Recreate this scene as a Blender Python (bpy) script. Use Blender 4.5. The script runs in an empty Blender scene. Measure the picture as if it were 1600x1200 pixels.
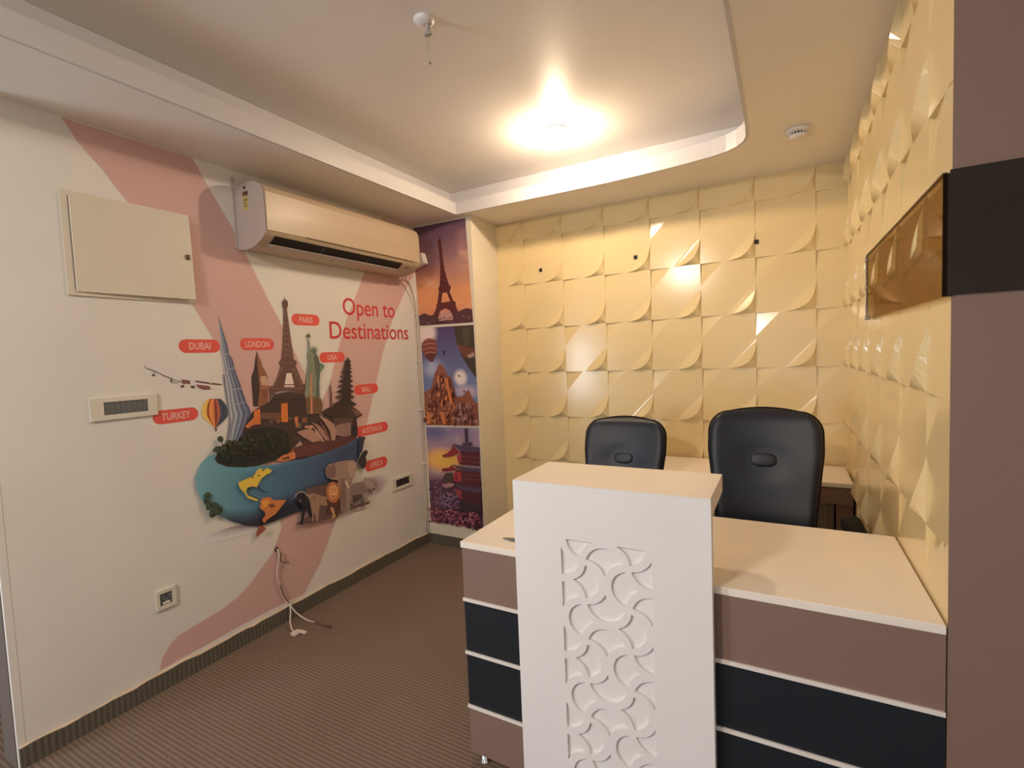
import bpy, bmesh, math, random
from mathutils import Vector, Matrix
from mathutils.geometry import tessellate_polygon
random.seed(7)
S = bpy.context.scene
PI = math.pi

# ------------------------------------------------------------------ camera
FPX, YAW, PITCH, ROLL = 775.49, -0.501799, -0.057586, -0.040804
SURVEY = Vector((2.3986, 0.0, 1.4)); CAM = SURVEY.copy()
Fw = Vector((math.sin(YAW)*math.cos(PITCH), math.cos(YAW)*math.cos(PITCH), math.sin(PITCH)))
R0 = Vector((math.cos(YAW), -math.sin(YAW), 0)); U0 = R0.cross(Fw)
Rt = R0*math.cos(ROLL) + U0*math.sin(ROLL); Up = -R0*math.sin(ROLL) + U0*math.cos(ROLL)
cd = bpy.data.cameras.new('camera'); cam = bpy.data.objects.new('camera', cd)
S.collection.objects.link(cam)
m = Matrix((Rt, Up, -Fw)).transposed().to_4x4(); m.translation = CAM
cam.matrix_world = m
cd.sensor_fit = 'HORIZONTAL'; cd.sensor_width = 36; cd.lens = FPX/1600*36; cd.clip_start = 0.02
S.camera = cam

def ray_hit(px, py, ax, v):
    """the point of the plane coordinate[ax] = v seen at a place of the survey photo"""
    d = Fw + (px-800)/FPX*Rt - (py-600)/FPX*Up
    return SURVEY + d*((v-SURVEY[ax])/d[ax])

# ------------------------------------------------------------------ world, light, exposure
S.view_settings.view_transform = 'Standard'; S.view_settings.look = 'None'
S.view_settings.gamma = 1; S.view_settings.use_curve_mapping = False
S.view_settings.exposure = 0.72
W = bpy.data.worlds.new('world'); S.world = W; W.use_nodes = True
bg = W.node_tree.nodes['Background']; bg.inputs[0].default_value = (0.80, 0.90, 1.0, 1); bg.inputs[1].default_value = 0.8

def area(name, loc, target, size, power, color):
    l = bpy.data.lights.new(name, 'AREA'); l.shape = 'RECTANGLE'; l.size, l.size_y = size
    l.energy = power; l.color = color
    o = bpy.data.objects.new(name, l); S.collection.objects.link(o); o.location = loc
    o.rotation_euler = (Vector(target)-Vector(loc)).to_track_quat('-Z', 'Y').to_euler()
    return o
area('window_daylight', (-1.20, -2.3, 1.12), (0.9, 1.2, 1.0), (0.8, 1.1), 30, (0.80, 0.90, 1.0))
area('rear_ceiling_lamp', (1.15, -1.2, 2.57), (1.6, 0.1, 0), (0.34, 0.34), 46, (1.0, 0.89, 0.78))
BULB = Vector((1.352, 2.505, 2.543)); BULB_R = 0.034; BULB_STRENGTH = 520.0

# ------------------------------------------------------------------ room sizes
XR, YP, YB, XP, ZC, YF = 2.703, 2.944, 3.288, 0.511, 2.377, 1.336
ZT, XT, YTB = 0.787, 1.447, 1.895
ZTRAY = 2.583
YL0 = 0.615           # near end of the left wall
YR = -2.45            # rear of the room

# ------------------------------------------------------------------ materials
def lin(c):
    c = c/255.0
    return c/12.92 if c <= 0.04045 else ((c+0.055)/1.055)**2.4
ILL = tuple(lin(v) for v in (197, 178, 164))
def pc(r, g, b):
    """printed colour -> albedo"""
    return tuple(max(0.004, min(0.92, 0.80*lin(v)/i)) for v, i in zip((r, g, b), ILL))
def srgb(r, g, b): return (lin(r), lin(g), lin(b))

def mat(name, col, rough=0.6, metal=0.0, spec=0.5, noise=None, bump=None, coat=0.0):
    m = bpy.data.materials.new(name); m.use_nodes = True
    nt = m.node_tree; b = nt.nodes['Principled BSDF']
    b.inputs['Base Color'].default_value = (*col, 1); b.inputs['Roughness'].default_value = rough
    b.inputs['Metallic'].default_value = metal; b.inputs['Specular IOR Level'].default_value = spec
    b.inputs['Coat Weight'].default_value = coat
    tc = nt.nodes.new('ShaderNodeTexCoord')
    if noise:
        sc, amt = noise
        n = nt.nodes.new('ShaderNodeTexNoise'); n.inputs['Scale'].default_value = sc; n.inputs['Detail'].default_value = 4
        nt.links.new(tc.outputs['Object'], n.inputs['Vector'])
        mr = nt.nodes.new('ShaderNodeMapRange'); mr.inputs['To Min'].default_value = 1-amt; mr.inputs['To Max'].default_value = 1+amt
        mr.inputs['From Min'].default_value = 0.3; mr.inputs['From Max'].default_value = 0.7
        nt.links.new(n.outputs['Fac'], mr.inputs['Value'])
        mx = nt.nodes.new('ShaderNodeVectorMath'); mx.operation = 'SCALE'; mx.inputs[0].default_value = col
        nt.links.new(mr.outputs[0], mx.inputs['Scale']); nt.links.new(mx.outputs[0], b.inputs['Base Color'])
    if bump:
        sc, st = bump
        n = nt.nodes.new('ShaderNodeTexNoise'); n.inputs['Scale'].default_value = sc; n.inputs['Detail'].default_value = 3
        nt.links.new(tc.outputs['Object'], n.inputs['Vector'])
        bp = nt.nodes.new('ShaderNodeBump'); bp.inputs['Strength'].default_value = st; bp.inputs['Distance'].default_value = 0.002
        nt.links.new(n.outputs['Fac'], bp.inputs['Height']); nt.links.new(bp.outputs[0], b.inputs['Normal'])
    return m

def carpet_mat(name, axis, c1, c2, period):
    m = bpy.data.materials.new(name); m.use_nodes = True
    nt = m.node_tree; b = nt.nodes['Principled BSDF']; b.inputs['Roughness'].default_value = 0.95
    b.inputs['Specular IOR Level'].default_value = 0.1
    tc = nt.nodes.new('ShaderNodeTexCoord')
    sp = nt.nodes.new('ShaderNodeSeparateXYZ'); nt.links.new(tc.outputs['Object'], sp.inputs[0])
    mu = nt.nodes.new('ShaderNodeMath'); mu.operation = 'MULTIPLY'; mu.inputs[1].default_value = 2*PI/period
    nt.links.new(sp.outputs[axis], mu.inputs[0])
    si = nt.nodes.new('ShaderNodeMath'); si.operation = 'SINE'; nt.links.new(mu.outputs[0], si.inputs[0])
    n = nt.nodes.new('ShaderNodeTexNoise'); n.inputs['Scale'].default_value = 260; n.inputs['Detail'].default_value = 2
    nt.links.new(tc.outputs['Object'], n.inputs['Vector'])
    n2 = nt.nodes.new('ShaderNodeTexNoise'); n2.inputs['Scale'].default_value = 3; nt.links.new(tc.outputs['Object'], n2.inputs['Vector'])
    ad = nt.nodes.new('ShaderNodeMath'); ad.operation = 'MULTIPLY_ADD'; ad.inputs[1].default_value = 0.30
    nt.links.new(si.outputs[0], ad.inputs[0]); nt.links.new(n.outputs['Fac'], ad.inputs[2])
    ad2 = nt.nodes.new('ShaderNodeMath'); ad2.operation = 'MULTIPLY_ADD'; ad2.inputs[1].default_value = 0.35
    nt.links.new(n2.outputs['Fac'], ad2.inputs[0]); nt.links.new(ad.outputs[0], ad2.inputs[2])
    cr = nt.nodes.new('ShaderNodeValToRGB')
    cr.color_ramp.elements[0].position = 0.35; cr.color_ramp.elements[0].color = (*c1, 1)
    cr.color_ramp.elements[1].position = 1.0; cr.color_ramp.elements[1].color = (*c2, 1)
    nt.links.new(ad2.outputs[0], cr.inputs[0]); nt.links.new(cr.outputs[0], b.inputs['Base Color'])
    bp = nt.nodes.new('ShaderNodeBump'); bp.inputs['Strength'].default_value = 0.6; bp.inputs['Distance'].default_value = 0.003
    nt.links.new(ad.outputs[0], bp.inputs['Height']); nt.links.new(bp.outputs[0], b.inputs['Normal'])
    return m

def print_mat(name, rough=0.55):
    m = bpy.data.materials.new(name); m.use_nodes = True
    nt = m.node_tree; b = nt.nodes['Principled BSDF']; b.inputs['Roughness'].default_value = rough
    b.inputs['Specular IOR Level'].default_value = 0.3
    a = nt.nodes.new('ShaderNodeAttribute'); a.attribute_name = 'ink'
    nt.links.new(a.outputs['Color'], b.inputs['Base Color'])
    return m

M = {}
M['wall'] = mat('white_wall_paint', (0.80, 0.765, 0.72), 0.6, noise=(2.5, 0.03), bump=(90, 0.12))
M['ceil'] = mat('white_ceiling_paint', (0.88, 0.835, 0.78), 0.42, noise=(2, 0.02), bump=(60, 0.06))
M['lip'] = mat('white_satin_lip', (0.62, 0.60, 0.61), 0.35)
M['side'] = mat('cream_side_paint', (0.80, 0.73, 0.60), 0.5)
M['panel'] = mat('glossy_cream_relief_panel', (0.80, 0.63, 0.335), 0.17, noise=(1.5, 0.05), spec=0.5)
M['taupe'] = mat('taupe_laminate', (0.238, 0.146, 0.114), 0.42, noise=(300, 0.06))
M['navy'] = mat('navy_laminate', (0.012, 0.016, 0.022), 0.42, spec=0.4)
M['cream'] = mat('cream_laminate', (0.90, 0.80, 0.69), 0.32, noise=(3, 0.025))
M['podium'] = mat('white_painted_board', (0.84, 0.80, 0.77), 0.45, noise=(4, 0.02))
M['edge'] = mat('pale_edge_strip', (0.80, 0.72, 0.66), 0.4)
M['carpet'] = carpet_mat('ribbed_brown_carpet', 'Y', (0.158, 0.108, 0.080), (0.232, 0.170, 0.132), 0.0165)
M['skirt'] = carpet_mat('ribbed_carpet_skirting', 'Y', (0.105, 0.092, 0.073), (0.17, 0.15, 0.122), 0.020)
M['skirtx'] = carpet_mat('ribbed_carpet_skirting_across', 'X', (0.105, 0.092, 0.073), (0.17, 0.15, 0.122), 0.020)
M['caulk'] = mat('cream_caulk', (0.72, 0.58, 0.44), 0.6)
M['leather'] = mat('black_leather', (0.008, 0.011, 0.021), 0.40, spec=0.45, bump=(350, 0.25))
M['plastic_black'] = mat('black_plastic', (0.010, 0.009, 0.008), 0.75, spec=0.12)
M['ac'] = mat('ivory_plastic', (0.50, 0.385, 0.27), 0.35)
M['ac_side'] = mat('pale_grey_plastic', (0.55, 0.48, 0.45), 0.45)
M['dark'] = mat('dark_recess', (0.010, 0.008, 0.007), 0.7)
M['steel'] = mat('brushed_steel', (0.60, 0.58, 0.56), 0.3, 1.0)
M['chrome'] = mat('chrome', (0.8, 0.8, 0.8), 0.12, 1.0)
M['box'] = mat('cream_enamel', (0.72, 0.66, 0.55), 0.4)
M['switch'] = mat('cream_switch_plastic', (0.74, 0.70, 0.60), 0.35)
M['switch_dark'] = mat('grey_switch_window', (0.14, 0.145, 0.145), 0.4)
M['switch_black'] = mat('dark_socket_window', (0.035, 0.030, 0.026), 0.4)
M['white_plastic'] = mat('white_plastic', (0.80, 0.77, 0.74), 0.4)
M['cable'] = mat('white_cable', (0.72, 0.62, 0.55), 0.5)
M['cable_dark'] = mat('brown_cable', (0.12, 0.075, 0.05), 0.5)
M['yellow'] = mat('yellow_sticker', (0.62, 0.50, 0.16), 0.5)
M['brownink'] = mat('brown_ink', (0.13, 0.07, 0.03), 0.6)
M['door'] = mat('grey_brown_door', (0.16, 0.13, 0.11), 0.5)
M['blackglass'] = mat('black_glass', (0.022, 0.015, 0.010), 0.2, spec=0.5)
M['ink'] = print_mat('printed_vinyl'); M['photo'] = print_mat('printed_poster', 0.35)
M['greypanel'] = mat('grey_cabinet_laminate', (0.22, 0.19, 0.165), 0.45)
g = bpy.data.materials.new('bronze_tinted_glass'); g.use_nodes = True
nt = g.node_tree; nt.nodes.clear(); out = nt.nodes.new('ShaderNodeOutputMaterial')
tr = nt.nodes.new('ShaderNodeBsdfTransparent'); tr.inputs[0].default_value = (0.70, 0.60, 0.42, 1)
gl = nt.nodes.new('ShaderNodeBsdfGlossy'); gl.inputs['Roughness'].default_value = 0.02; gl.inputs[0].default_value = (1, 0.9, 0.8, 1)
lw = nt.nodes.new('ShaderNodeLayerWeight'); lw.inputs[0].default_value = 0.25
mr = nt.nodes.new('ShaderNodeMath'); mr.operation = 'MULTIPLY'; mr.inputs[1].default_value = 0.25
mx = nt.nodes.new('ShaderNodeMixShader'); nt.links.new(lw.outputs['Fresnel'], mr.inputs[0])
nt.links.new(mr.outputs[0], mx.inputs[0]); nt.links.new(tr.outputs[0], mx.inputs[1]); nt.links.new(gl.outputs[0], mx.inputs[2])
nt.links.new(mx.outputs[0], out.inputs[0]); M['glass'] = g
g = bpy.data.materials.new('lit_bulb'); g.use_nodes = True; nt = g.node_tree; nt.nodes.clear()
out = nt.nodes.new('ShaderNodeOutputMaterial'); em = nt.nodes.new('ShaderNodeEmission')
em.inputs[0].default_value = (1.0, 0.77, 0.54, 1); em.inputs[1].default_value = BULB_STRENGTH
nt.links.new(em.outputs[0], out.inputs[0]); M['bulb'] = g

# ------------------------------------------------------------------ mesh helpers
def obj(name, bm, mtl, parent=None, smooth=False, mats=None):
    me = bpy.data.meshes.new(name)
    bmesh.ops.recalc_face_normals(bm, faces=bm.faces)
    bm.to_mesh(me); bm.free()
    for x in (mats or [mtl]): me.materials.append(x)
    if smooth:
        me.polygons.foreach_set('use_smooth', [True]*len(me.polygons))
    o = bpy.data.objects.new(name, me); S.collection.objects.link(o)
    if parent is not None:
        o.parent = parent
        o.location = -parent_origin(parent)
    return o
def parent_origin(p):
    v = Vector(p.location)
    while p.parent is not None:
        p = p.parent; v = v + Vector(p.location)
    return v
def tag(o, label, cat, group=None):
    o['label'] = label; o['category'] = cat
    if group: o['group'] = group
    return o
def thing(name, label, cat, loc, group=None):
    o = bpy.data.objects.new(name, None); S.collection.objects.link(o); o.location = loc
    o.empty_display_size = 0.05
    return tag(o, label, cat, group)
def struct(name, bm, mtl, **k):
    o = obj(name, bm, mtl, **k); o['kind'] = 'structure'; return o

def box(bm, lo, hi, bevel=0.0, seg=1, mi=0):
    vs = [bm.verts.new((x, y, z)) for x in (lo[0], hi[0]) for y in (lo[1], hi[1]) for z in (lo[2], hi[2])]
    f = [(0, 1, 3, 2), (4, 6, 7, 5), (0, 4, 5, 1), (2, 3, 7, 6), (0, 2, 6, 4), (1, 5, 7, 3)]
    fs = [bm.faces.new([vs[i] for i in q]) for q in f]
    for x in fs: x.material_index = mi
    if bevel:
        es = list({e for x in fs for e in x.edges})
        bmesh.ops.bevel(bm, geom=es, offset=bevel, segments=seg, affect='EDGES', profile=0.5)
    return vs
def B(lo, hi, bevel=0.0, seg=1):
    bm = bmesh.new(); box(bm, lo, hi, bevel, seg); return bm
def tube(bm, pts, r, n=10, cap=True):
    pts = [Vector(p) for p in pts]; rings = []
    rs = r if isinstance(r, (list, tuple)) else [r]*len(pts)
    up = None
    for i, p in enumerate(pts):
        d = (pts[min(i+1, len(pts)-1)] - pts[max(i-1, 0)]).normalized()
        if up is None: up = Vector((0, 0, 1)) if abs(d.z) < 0.9 else Vector((1, 0, 0))
        a = d.cross(up).normalized(); up = a.cross(d).normalized()
        rings.append([bm.verts.new(p + (a*math.cos(t)+up*math.sin(t))*rs[i]) for t in [2*PI*k/n for k in range(n)]])
    for a, b in zip(rings, rings[1:]):
        for k in range(n): bm.faces.new((a[k], a[(k+1) % n], b[(k+1) % n], b[k]))
    if cap: bm.faces.new(rings[0][::-1]); bm.faces.new(rings[-1])
def smooth_path(pts, n=6):
    P = [Vector(p) for p in pts]; P = [2*P[0]-P[1]] + P + [2*P[-1]-P[-2]]; out = []
    for i in range(1, len(P)-2):
        for k in range(n):
            t = k/n
            out.append(0.5*((2*P[i]) + (P[i+1]-P[i-1])*t + (2*P[i-1]-5*P[i]+4*P[i+1]-P[i+2])*t*t + (-P[i-1]+3*P[i]-3*P[i+1]+P[i+2])*t**3))
    out.append(P[-2]); return out
def lathe(bm, prof, c, axis='Z', n=24, sgn=1):
    """prof = (radius, height) pairs"""
    rings = []
    for r, h in prof:
        ring = []
        for k in range(n):
            t = 2*PI*k/n; a, b_ = r*math.cos(t), r*math.sin(t)
            v = {'Z': (a, b_, h*sgn), 'Y': (a, h*sgn, b_), 'X': (h*sgn, a, b_)}[axis]
            ring.append(bm.verts.new(Vector(c)+Vector(v)))
        rings.append(ring)
    for p, q in zip(rings, rings[1:]):
        for k in range(n): bm.faces.new((p[k], p[(k+1) % n], q[(k+1) % n], q[k]))
    bm.faces.new(rings[0][::-1]); bm.faces.new(rings[-1])
def prism(bm, poly, f, mi=0, caps=True):
    """poly 2D points -> f(u, v, side) for side 0/1 gives 3D"""
    a = [bm.verts.new(f(u, v, 0)) for u, v in poly]; b = [bm.verts.new(f(u, v, 1)) for u, v in poly]
    n = len(poly)
    if caps: fs = [bm.faces.new(a[::-1]), bm.faces.new(b)]
    for k in range(n): bm.faces.new((a[k], a[(k+1) % n], b[(k+1) % n], b[k]))

# ------------------------------------------------------------------ the room
M['skirtnose'] = M['caulk']
struct('floor', B((-2.1, YR, -0.08), (4.2, YB+0.1, 0)), M['carpet'])
struct('wall_left', B((-0.12, YL0, 0), (0, YP+0.001, 2.75)), M['wall'])
# white corner bead where the left wall ends
bm = bmesh.new(); box(bm, (-0.010, YL0-0.003, 0), (0.0015, YL0+0.020, ZC), 0.001); struct('trim_1', bm, M['wall'])
struct('trim_5', B((-0.119, YL0-0.006, 0), (-0.0105, YL0-0.0005, ZC)), M['door'])
# the room widens to the left in front of the mural wall
struct('wall_far_left', B((-2.1, YR, 0), (-2.0, 0.95, 2.75)), M['door'])
struct('wall_return', B((-2.0, 0.80, 0), (-0.121, 0.90, 2.75)), M['door'])
bm = bmesh.new(); box(bm, (-0.12, YP, 0), (XP, YB+0.1, ZC+0.01), 0); o = struct('wall_pillar', bm, M['side'])
struct('wall_back_core', B((XP, YB+0.024, 0), (XR+0.3, YB+0.12, ZC+0.01)), M['side'])
# taupe clad wall end at the right, its left face carries the relief panels
struct('wall_right', B((XR+0.024, YF, 0), (4.2, YB+0.03, ZC+0.01)), M['taupe'])
struct('wall_far_right', B((4.1, YR, 0), (4.2, YF, ZC+0.2)), M['wall'])
struct('wall_rear', B((-2.1, YR-0.1, 2.28), (4.2, YR, 2.75)), M['wall'])
struct('wall_rear_right', B((3.0, YR-0.1, 0), (4.2, YR, 2.28)), M['wall'])
struct('wall_rear_left', B((-2.1, YR-0.1, 0), (-1.75, YR, 2.28)), M['wall'])
struct('wall_rear_middle', B((-0.55, YR-0.1, 0), (1.6, YR, 2.28)), M['wall'])
struct('ceiling', B((-2.1, YR, ZTRAY), (4.2, YB+0.1, ZTRAY+0.08)), M['ceil'])

# dropped soffit with a tray opening: rounded far right corner
arc = [(1.50, 2.862), (1.707, 2.852), (1.854, 2.838), (1.965, 2.822), (2.083, 2.800), (2.154, 2.775), (2.205, 2.735), (2.238, 2.685), (2.252, 2.630), (2.257, 2.52)]
TX0, TX1, TY0, TY1 = 0.442, 2.257, -1.9, 2.868
opening = [(TX0, TY0), (TX0, TY1), (1.2, 2.866)] + arc + [(2.257, 2.0), (TX1, TY0)]
def holed_slab(bm, outer, hole, z0, z1):
    loops = [[Vector((*p, 0)) for p in outer], [Vector((*p, 0)) for p in hole]]
    flat = outer + hole
    tris = tessellate_polygon(loops)
    for z, flip in ((z0, False), (z1, True)):
        vs = [bm.verts.new((x, y, z)) for x, y in flat]
        for t in tris:
            q = [vs[i] for i in t]
            try: bm.faces.new(q[::-1] if flip else q)
            except ValueError: pass
    for loop in (outer, hole):
        n = len(loop)
        for k in range(n):
            a, b_ = loop[k], loop[(k+1) % n]
            bm.faces.new([bm.verts.new(p) for p in ((*a, z0), (*b_, z0), (*b_, z1), (*a, z1))])
    bmesh.ops.remove_doubles(bm, verts=bm.verts, dist=1e-5)
def offset_loop(loop, d):
    n = len(loop); out = []
    for i in range(n):
        p0, p1, p2 = Vector(loop[i-1]), Vector(loop[i]), Vector(loop[(i+1) % n])
        e1 = (p1-p0).normalized(); e2 = (p2-p1).normalized()
        n1 = Vector((-e1.y, e1.x)); n2 = Vector((-e2.y, e2.x))
        b = (n1+n2); b = b/ max(0.3, b.dot(n1)); out.append(tuple(p1+b*d))
    return out
# the loop runs clockwise seen from above -> left normal points away from the opening
lip_out = offset_loop(opening, 0.014)
outer = [(-2.1, YR), (4.2, YR), (4.2, YB+0.1), (-2.1, YB+0.1)]
bm = bmesh.new(); holed_slab(bm, outer, lip_out, ZC, ZC+0.02); struct('ceiling_soffit', bm, M['ceil'])
bm = bmesh.new()
holed_slab(bm, lip_out, opening, ZC-0.001, 2.458)
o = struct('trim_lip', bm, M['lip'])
# the upright faces of the tray set back behind the lip
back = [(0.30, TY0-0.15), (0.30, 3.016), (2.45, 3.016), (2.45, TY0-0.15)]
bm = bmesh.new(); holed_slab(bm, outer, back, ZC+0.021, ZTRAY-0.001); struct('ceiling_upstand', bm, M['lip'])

# carpet-covered skirting with a rough caulk line
bm = bmesh.new(); box(bm, (0.0, YL0, 0), (0.012, YP-0.0, 0.076)); struct('baseboard_left', bm, M['skirt'])
bm = bmesh.new(); box(bm, (0.012, YP-0.012, 0), (XP, YP, 0.076)); struct('baseboard_pillar', bm, M['skirtx'])
bm = bmesh.new()
pts = []; y = YL0
while y < YP-0.01:
    pts.append((0.0075, y, 0.078+random.uniform(-0.004, 0.006))); y += random.uniform(0.03, 0.09)
pts.append((0.0075, YP-0.01, 0.078))
tube(bm, pts, [0.0056+random.uniform(-0.0015, 0.0025) for _ in pts], 6); struct('trim_2', bm, M['caulk'])
bm = bmesh.new(); pts = [(0.01+0.05*k, YP-0.0075, 0.078+random.uniform(-0.003, 0.003)) for k in range(11)]
tube(bm, pts, 0.004, 6); struct('trim_3', bm, M['caulk'])

# ------------------------------------------------------------------ relief panels of the recess
def clip(poly, a, b, c):
    """keep a*u + b*v >= c"""
    out = []
    for i in range(len(poly)):
        p, q = poly[i-1], poly[i]; dp = a*p[0]+b*p[1]-c; dq = a*q[0]+b*q[1]-c
        if (dp >= 0) != (dq >= 0):
            t = dp/(dp-dq); out.append((p[0]+(q[0]-p[0])*t, p[1]+(q[1]-p[1])*t))
        if dq >= 0: out.append(q)
    return out
A1, B1 = 0.42, 1.47
def hgt(u, v):
    s = u+v
    if s < A1: return -0.013*(A1-s)/A1
    if s < B1: return 0.0
    e = s-B1; return 0.020*e + 0.35*e*e if e < 0.11 else 0.020*0.11+0.35*0.0121+0.097*(e-0.11)
RR = 0.52
ARC = [(1-RR+RR*max(0.0, math.cos(t))**0.8, 1-RR+RR*max(0.0, math.sin(t))**0.8) for t in [PI/2*k/16 for k in range(17)]]
outline = [(0, 0), (1, 0)] + ARC + [(0, 1)]
def to_edge(p):
    dx, dy = p[0]-(1-RR), p[1]-(1-RR); k = RR/max(dx, dy); return (1-RR+dx*k, 1-RR+dy*k)
def slope_h(u, v):
    dx, dy = max(0.0, u-(1-RR)), max(0.0, v-(1-RR)); L = math.hypot(dx, dy) or 1e-9; cx, cy = dx/L, dy/L
    ra = RR/((cx**2.5+cy**2.5)**0.4); re_ = RR/max(cx, cy)
    if re_-ra < 1e-6: return 0.0
    k = max(0.0, min(1.0, (re_-L)/(re_-ra)))
    return hgt(1-RR+cx*ra, 1-RR+cy*ra)*k
cuts = [-0.01, A1, B1, B1+0.035, B1+0.07, B1+0.11, 2.1]
def build_relief(name, nu, nv, f, lim):
    bm = bmesh.new()
    u0, u1, v0, v1 = lim
    def win(pl):
        for a, b, c in ((1, 0, u0), (-1, 0, -u1), (0, 1, v0), (0, -1, -v1)):
            pl = clip(pl, a, b, c)
            if len(pl) < 3: return []
        return pl
    def face(pl, hf):
        q = []
        for p in pl:
            if not q or (abs(p[0]-q[-1][0])+abs(p[1]-q[-1][1])) > 1e-6: q.append(p)
        if len(q) > 1 and (abs(q[0][0]-q[-1][0])+abs(q[0][1]-q[-1][1])) < 1e-6: q.pop()
        if len(q) >= 3: bm.faces.new([bm.verts.new(f(u, v, hf(u, v))) for u, v in q])
    for iu in range(nu[0], nu[1]):
        for iv in range(nv[0], nv[1]):
            h = lambda u, v: hgt(u-iu, v-iv)
            for c0, c1 in zip(cuts, cuts[1:]):
                pl = clip(clip(outline, 1, 1, c0), -1, -1, -c1)
                pl = win([(u+iu, v+iv) for u, v in pl]); face(pl, h)
            for p, q2 in zip(ARC, ARC[1:]):
                P4 = [(a[0]+iu, a[1]+iv) for a in (p, to_edge(p), to_edge(q2), q2)]
                face(win(P4), lambda u, v: slope_h(u-iu, v-iv))
            # upright edges
            ring = []
            n = len(outline)
            for k in range(n):
                p, q = outline[k], outline[(k+1) % n]; ring.append(p)
                sp, sq = p[0]+p[1], q[0]+q[1]
                ts = sorted(((c-sp)/(sq-sp) for c in cuts[1:-1] if (c-sp)*(c-sq) < 0), key=float)
                for t in ts: ring.append((p[0]+(q[0]-p[0])*t, p[1]+(q[1]-p[1])*t))
            for k in range(len(ring)):
                p, q = ring[k], ring[(k+1) % len(ring)]
                if p[0]+p[1] > 1.48 and q[0]+q[1] > 1.48 and 0.2 < p[0] and 0.2 < p[1]: continue
                P = (p[0]+iu, p[1]+iv); Q = (q[0]+iu, q[1]+iv)
                if not all(u0-1e-6 <= x[0] <= u1+1e-6 and v0-1e-6 <= x[1] <= v1+1e-6 for x in (P, Q)): continue
                bm.faces.new([bm.verts.new(f(*x)) for x in ((*P, h(*P)), (*Q, h(*Q)), (*Q, -0.021), (*P, -0.021))])
    bmesh.ops.remove_doubles(bm, verts=bm.verts, dist=2e-5)
    me = bpy.data.meshes.new(name); bm.to_mesh(me); bm.free(); me.materials.append(M['panel'])
    o = bpy.data.objects.new(name, me); S.collection.objects.link(o); o['kind'] = 'structure'; return o
DU, DV = 0.3045, 0.3235
# u = (x - 0.735)/DU + k ; v measured down from z = 2.239
fb = lambda u, v, h: (0.735+DU*u, YB-h, 2.239-DV*v)
build_relief('wall_back', (-1, 7), (-1, 7), fb, ((XP-0.735)/DU, (XR+0.01-0.735)/DU, (2.239-ZC)/DV, 2.239/DV))
DY = 0.325
UEND = (1.535-YF-0.001)/DY
fr = lambda u, v, h: (XR-(h*min(1.0, max(0.0, (UEND-u)/0.12)) if h > 0 else h), 1.535-DY*u, 2.239-DV*v)
build_relief('wall_recess_right', (-6, 1), (-1, 7), fr, ((1.535-YB)/DY, (1.535-YF-0.001)/DY, (2.239-ZC)/DV, 2.239/DV))
bm = bmesh.new(); box(bm, (XR-0.001, YF, 0), (XR+0.024, YF+0.003, ZC), 0); struct('trim_4', bm, M['taupe'])

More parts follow.
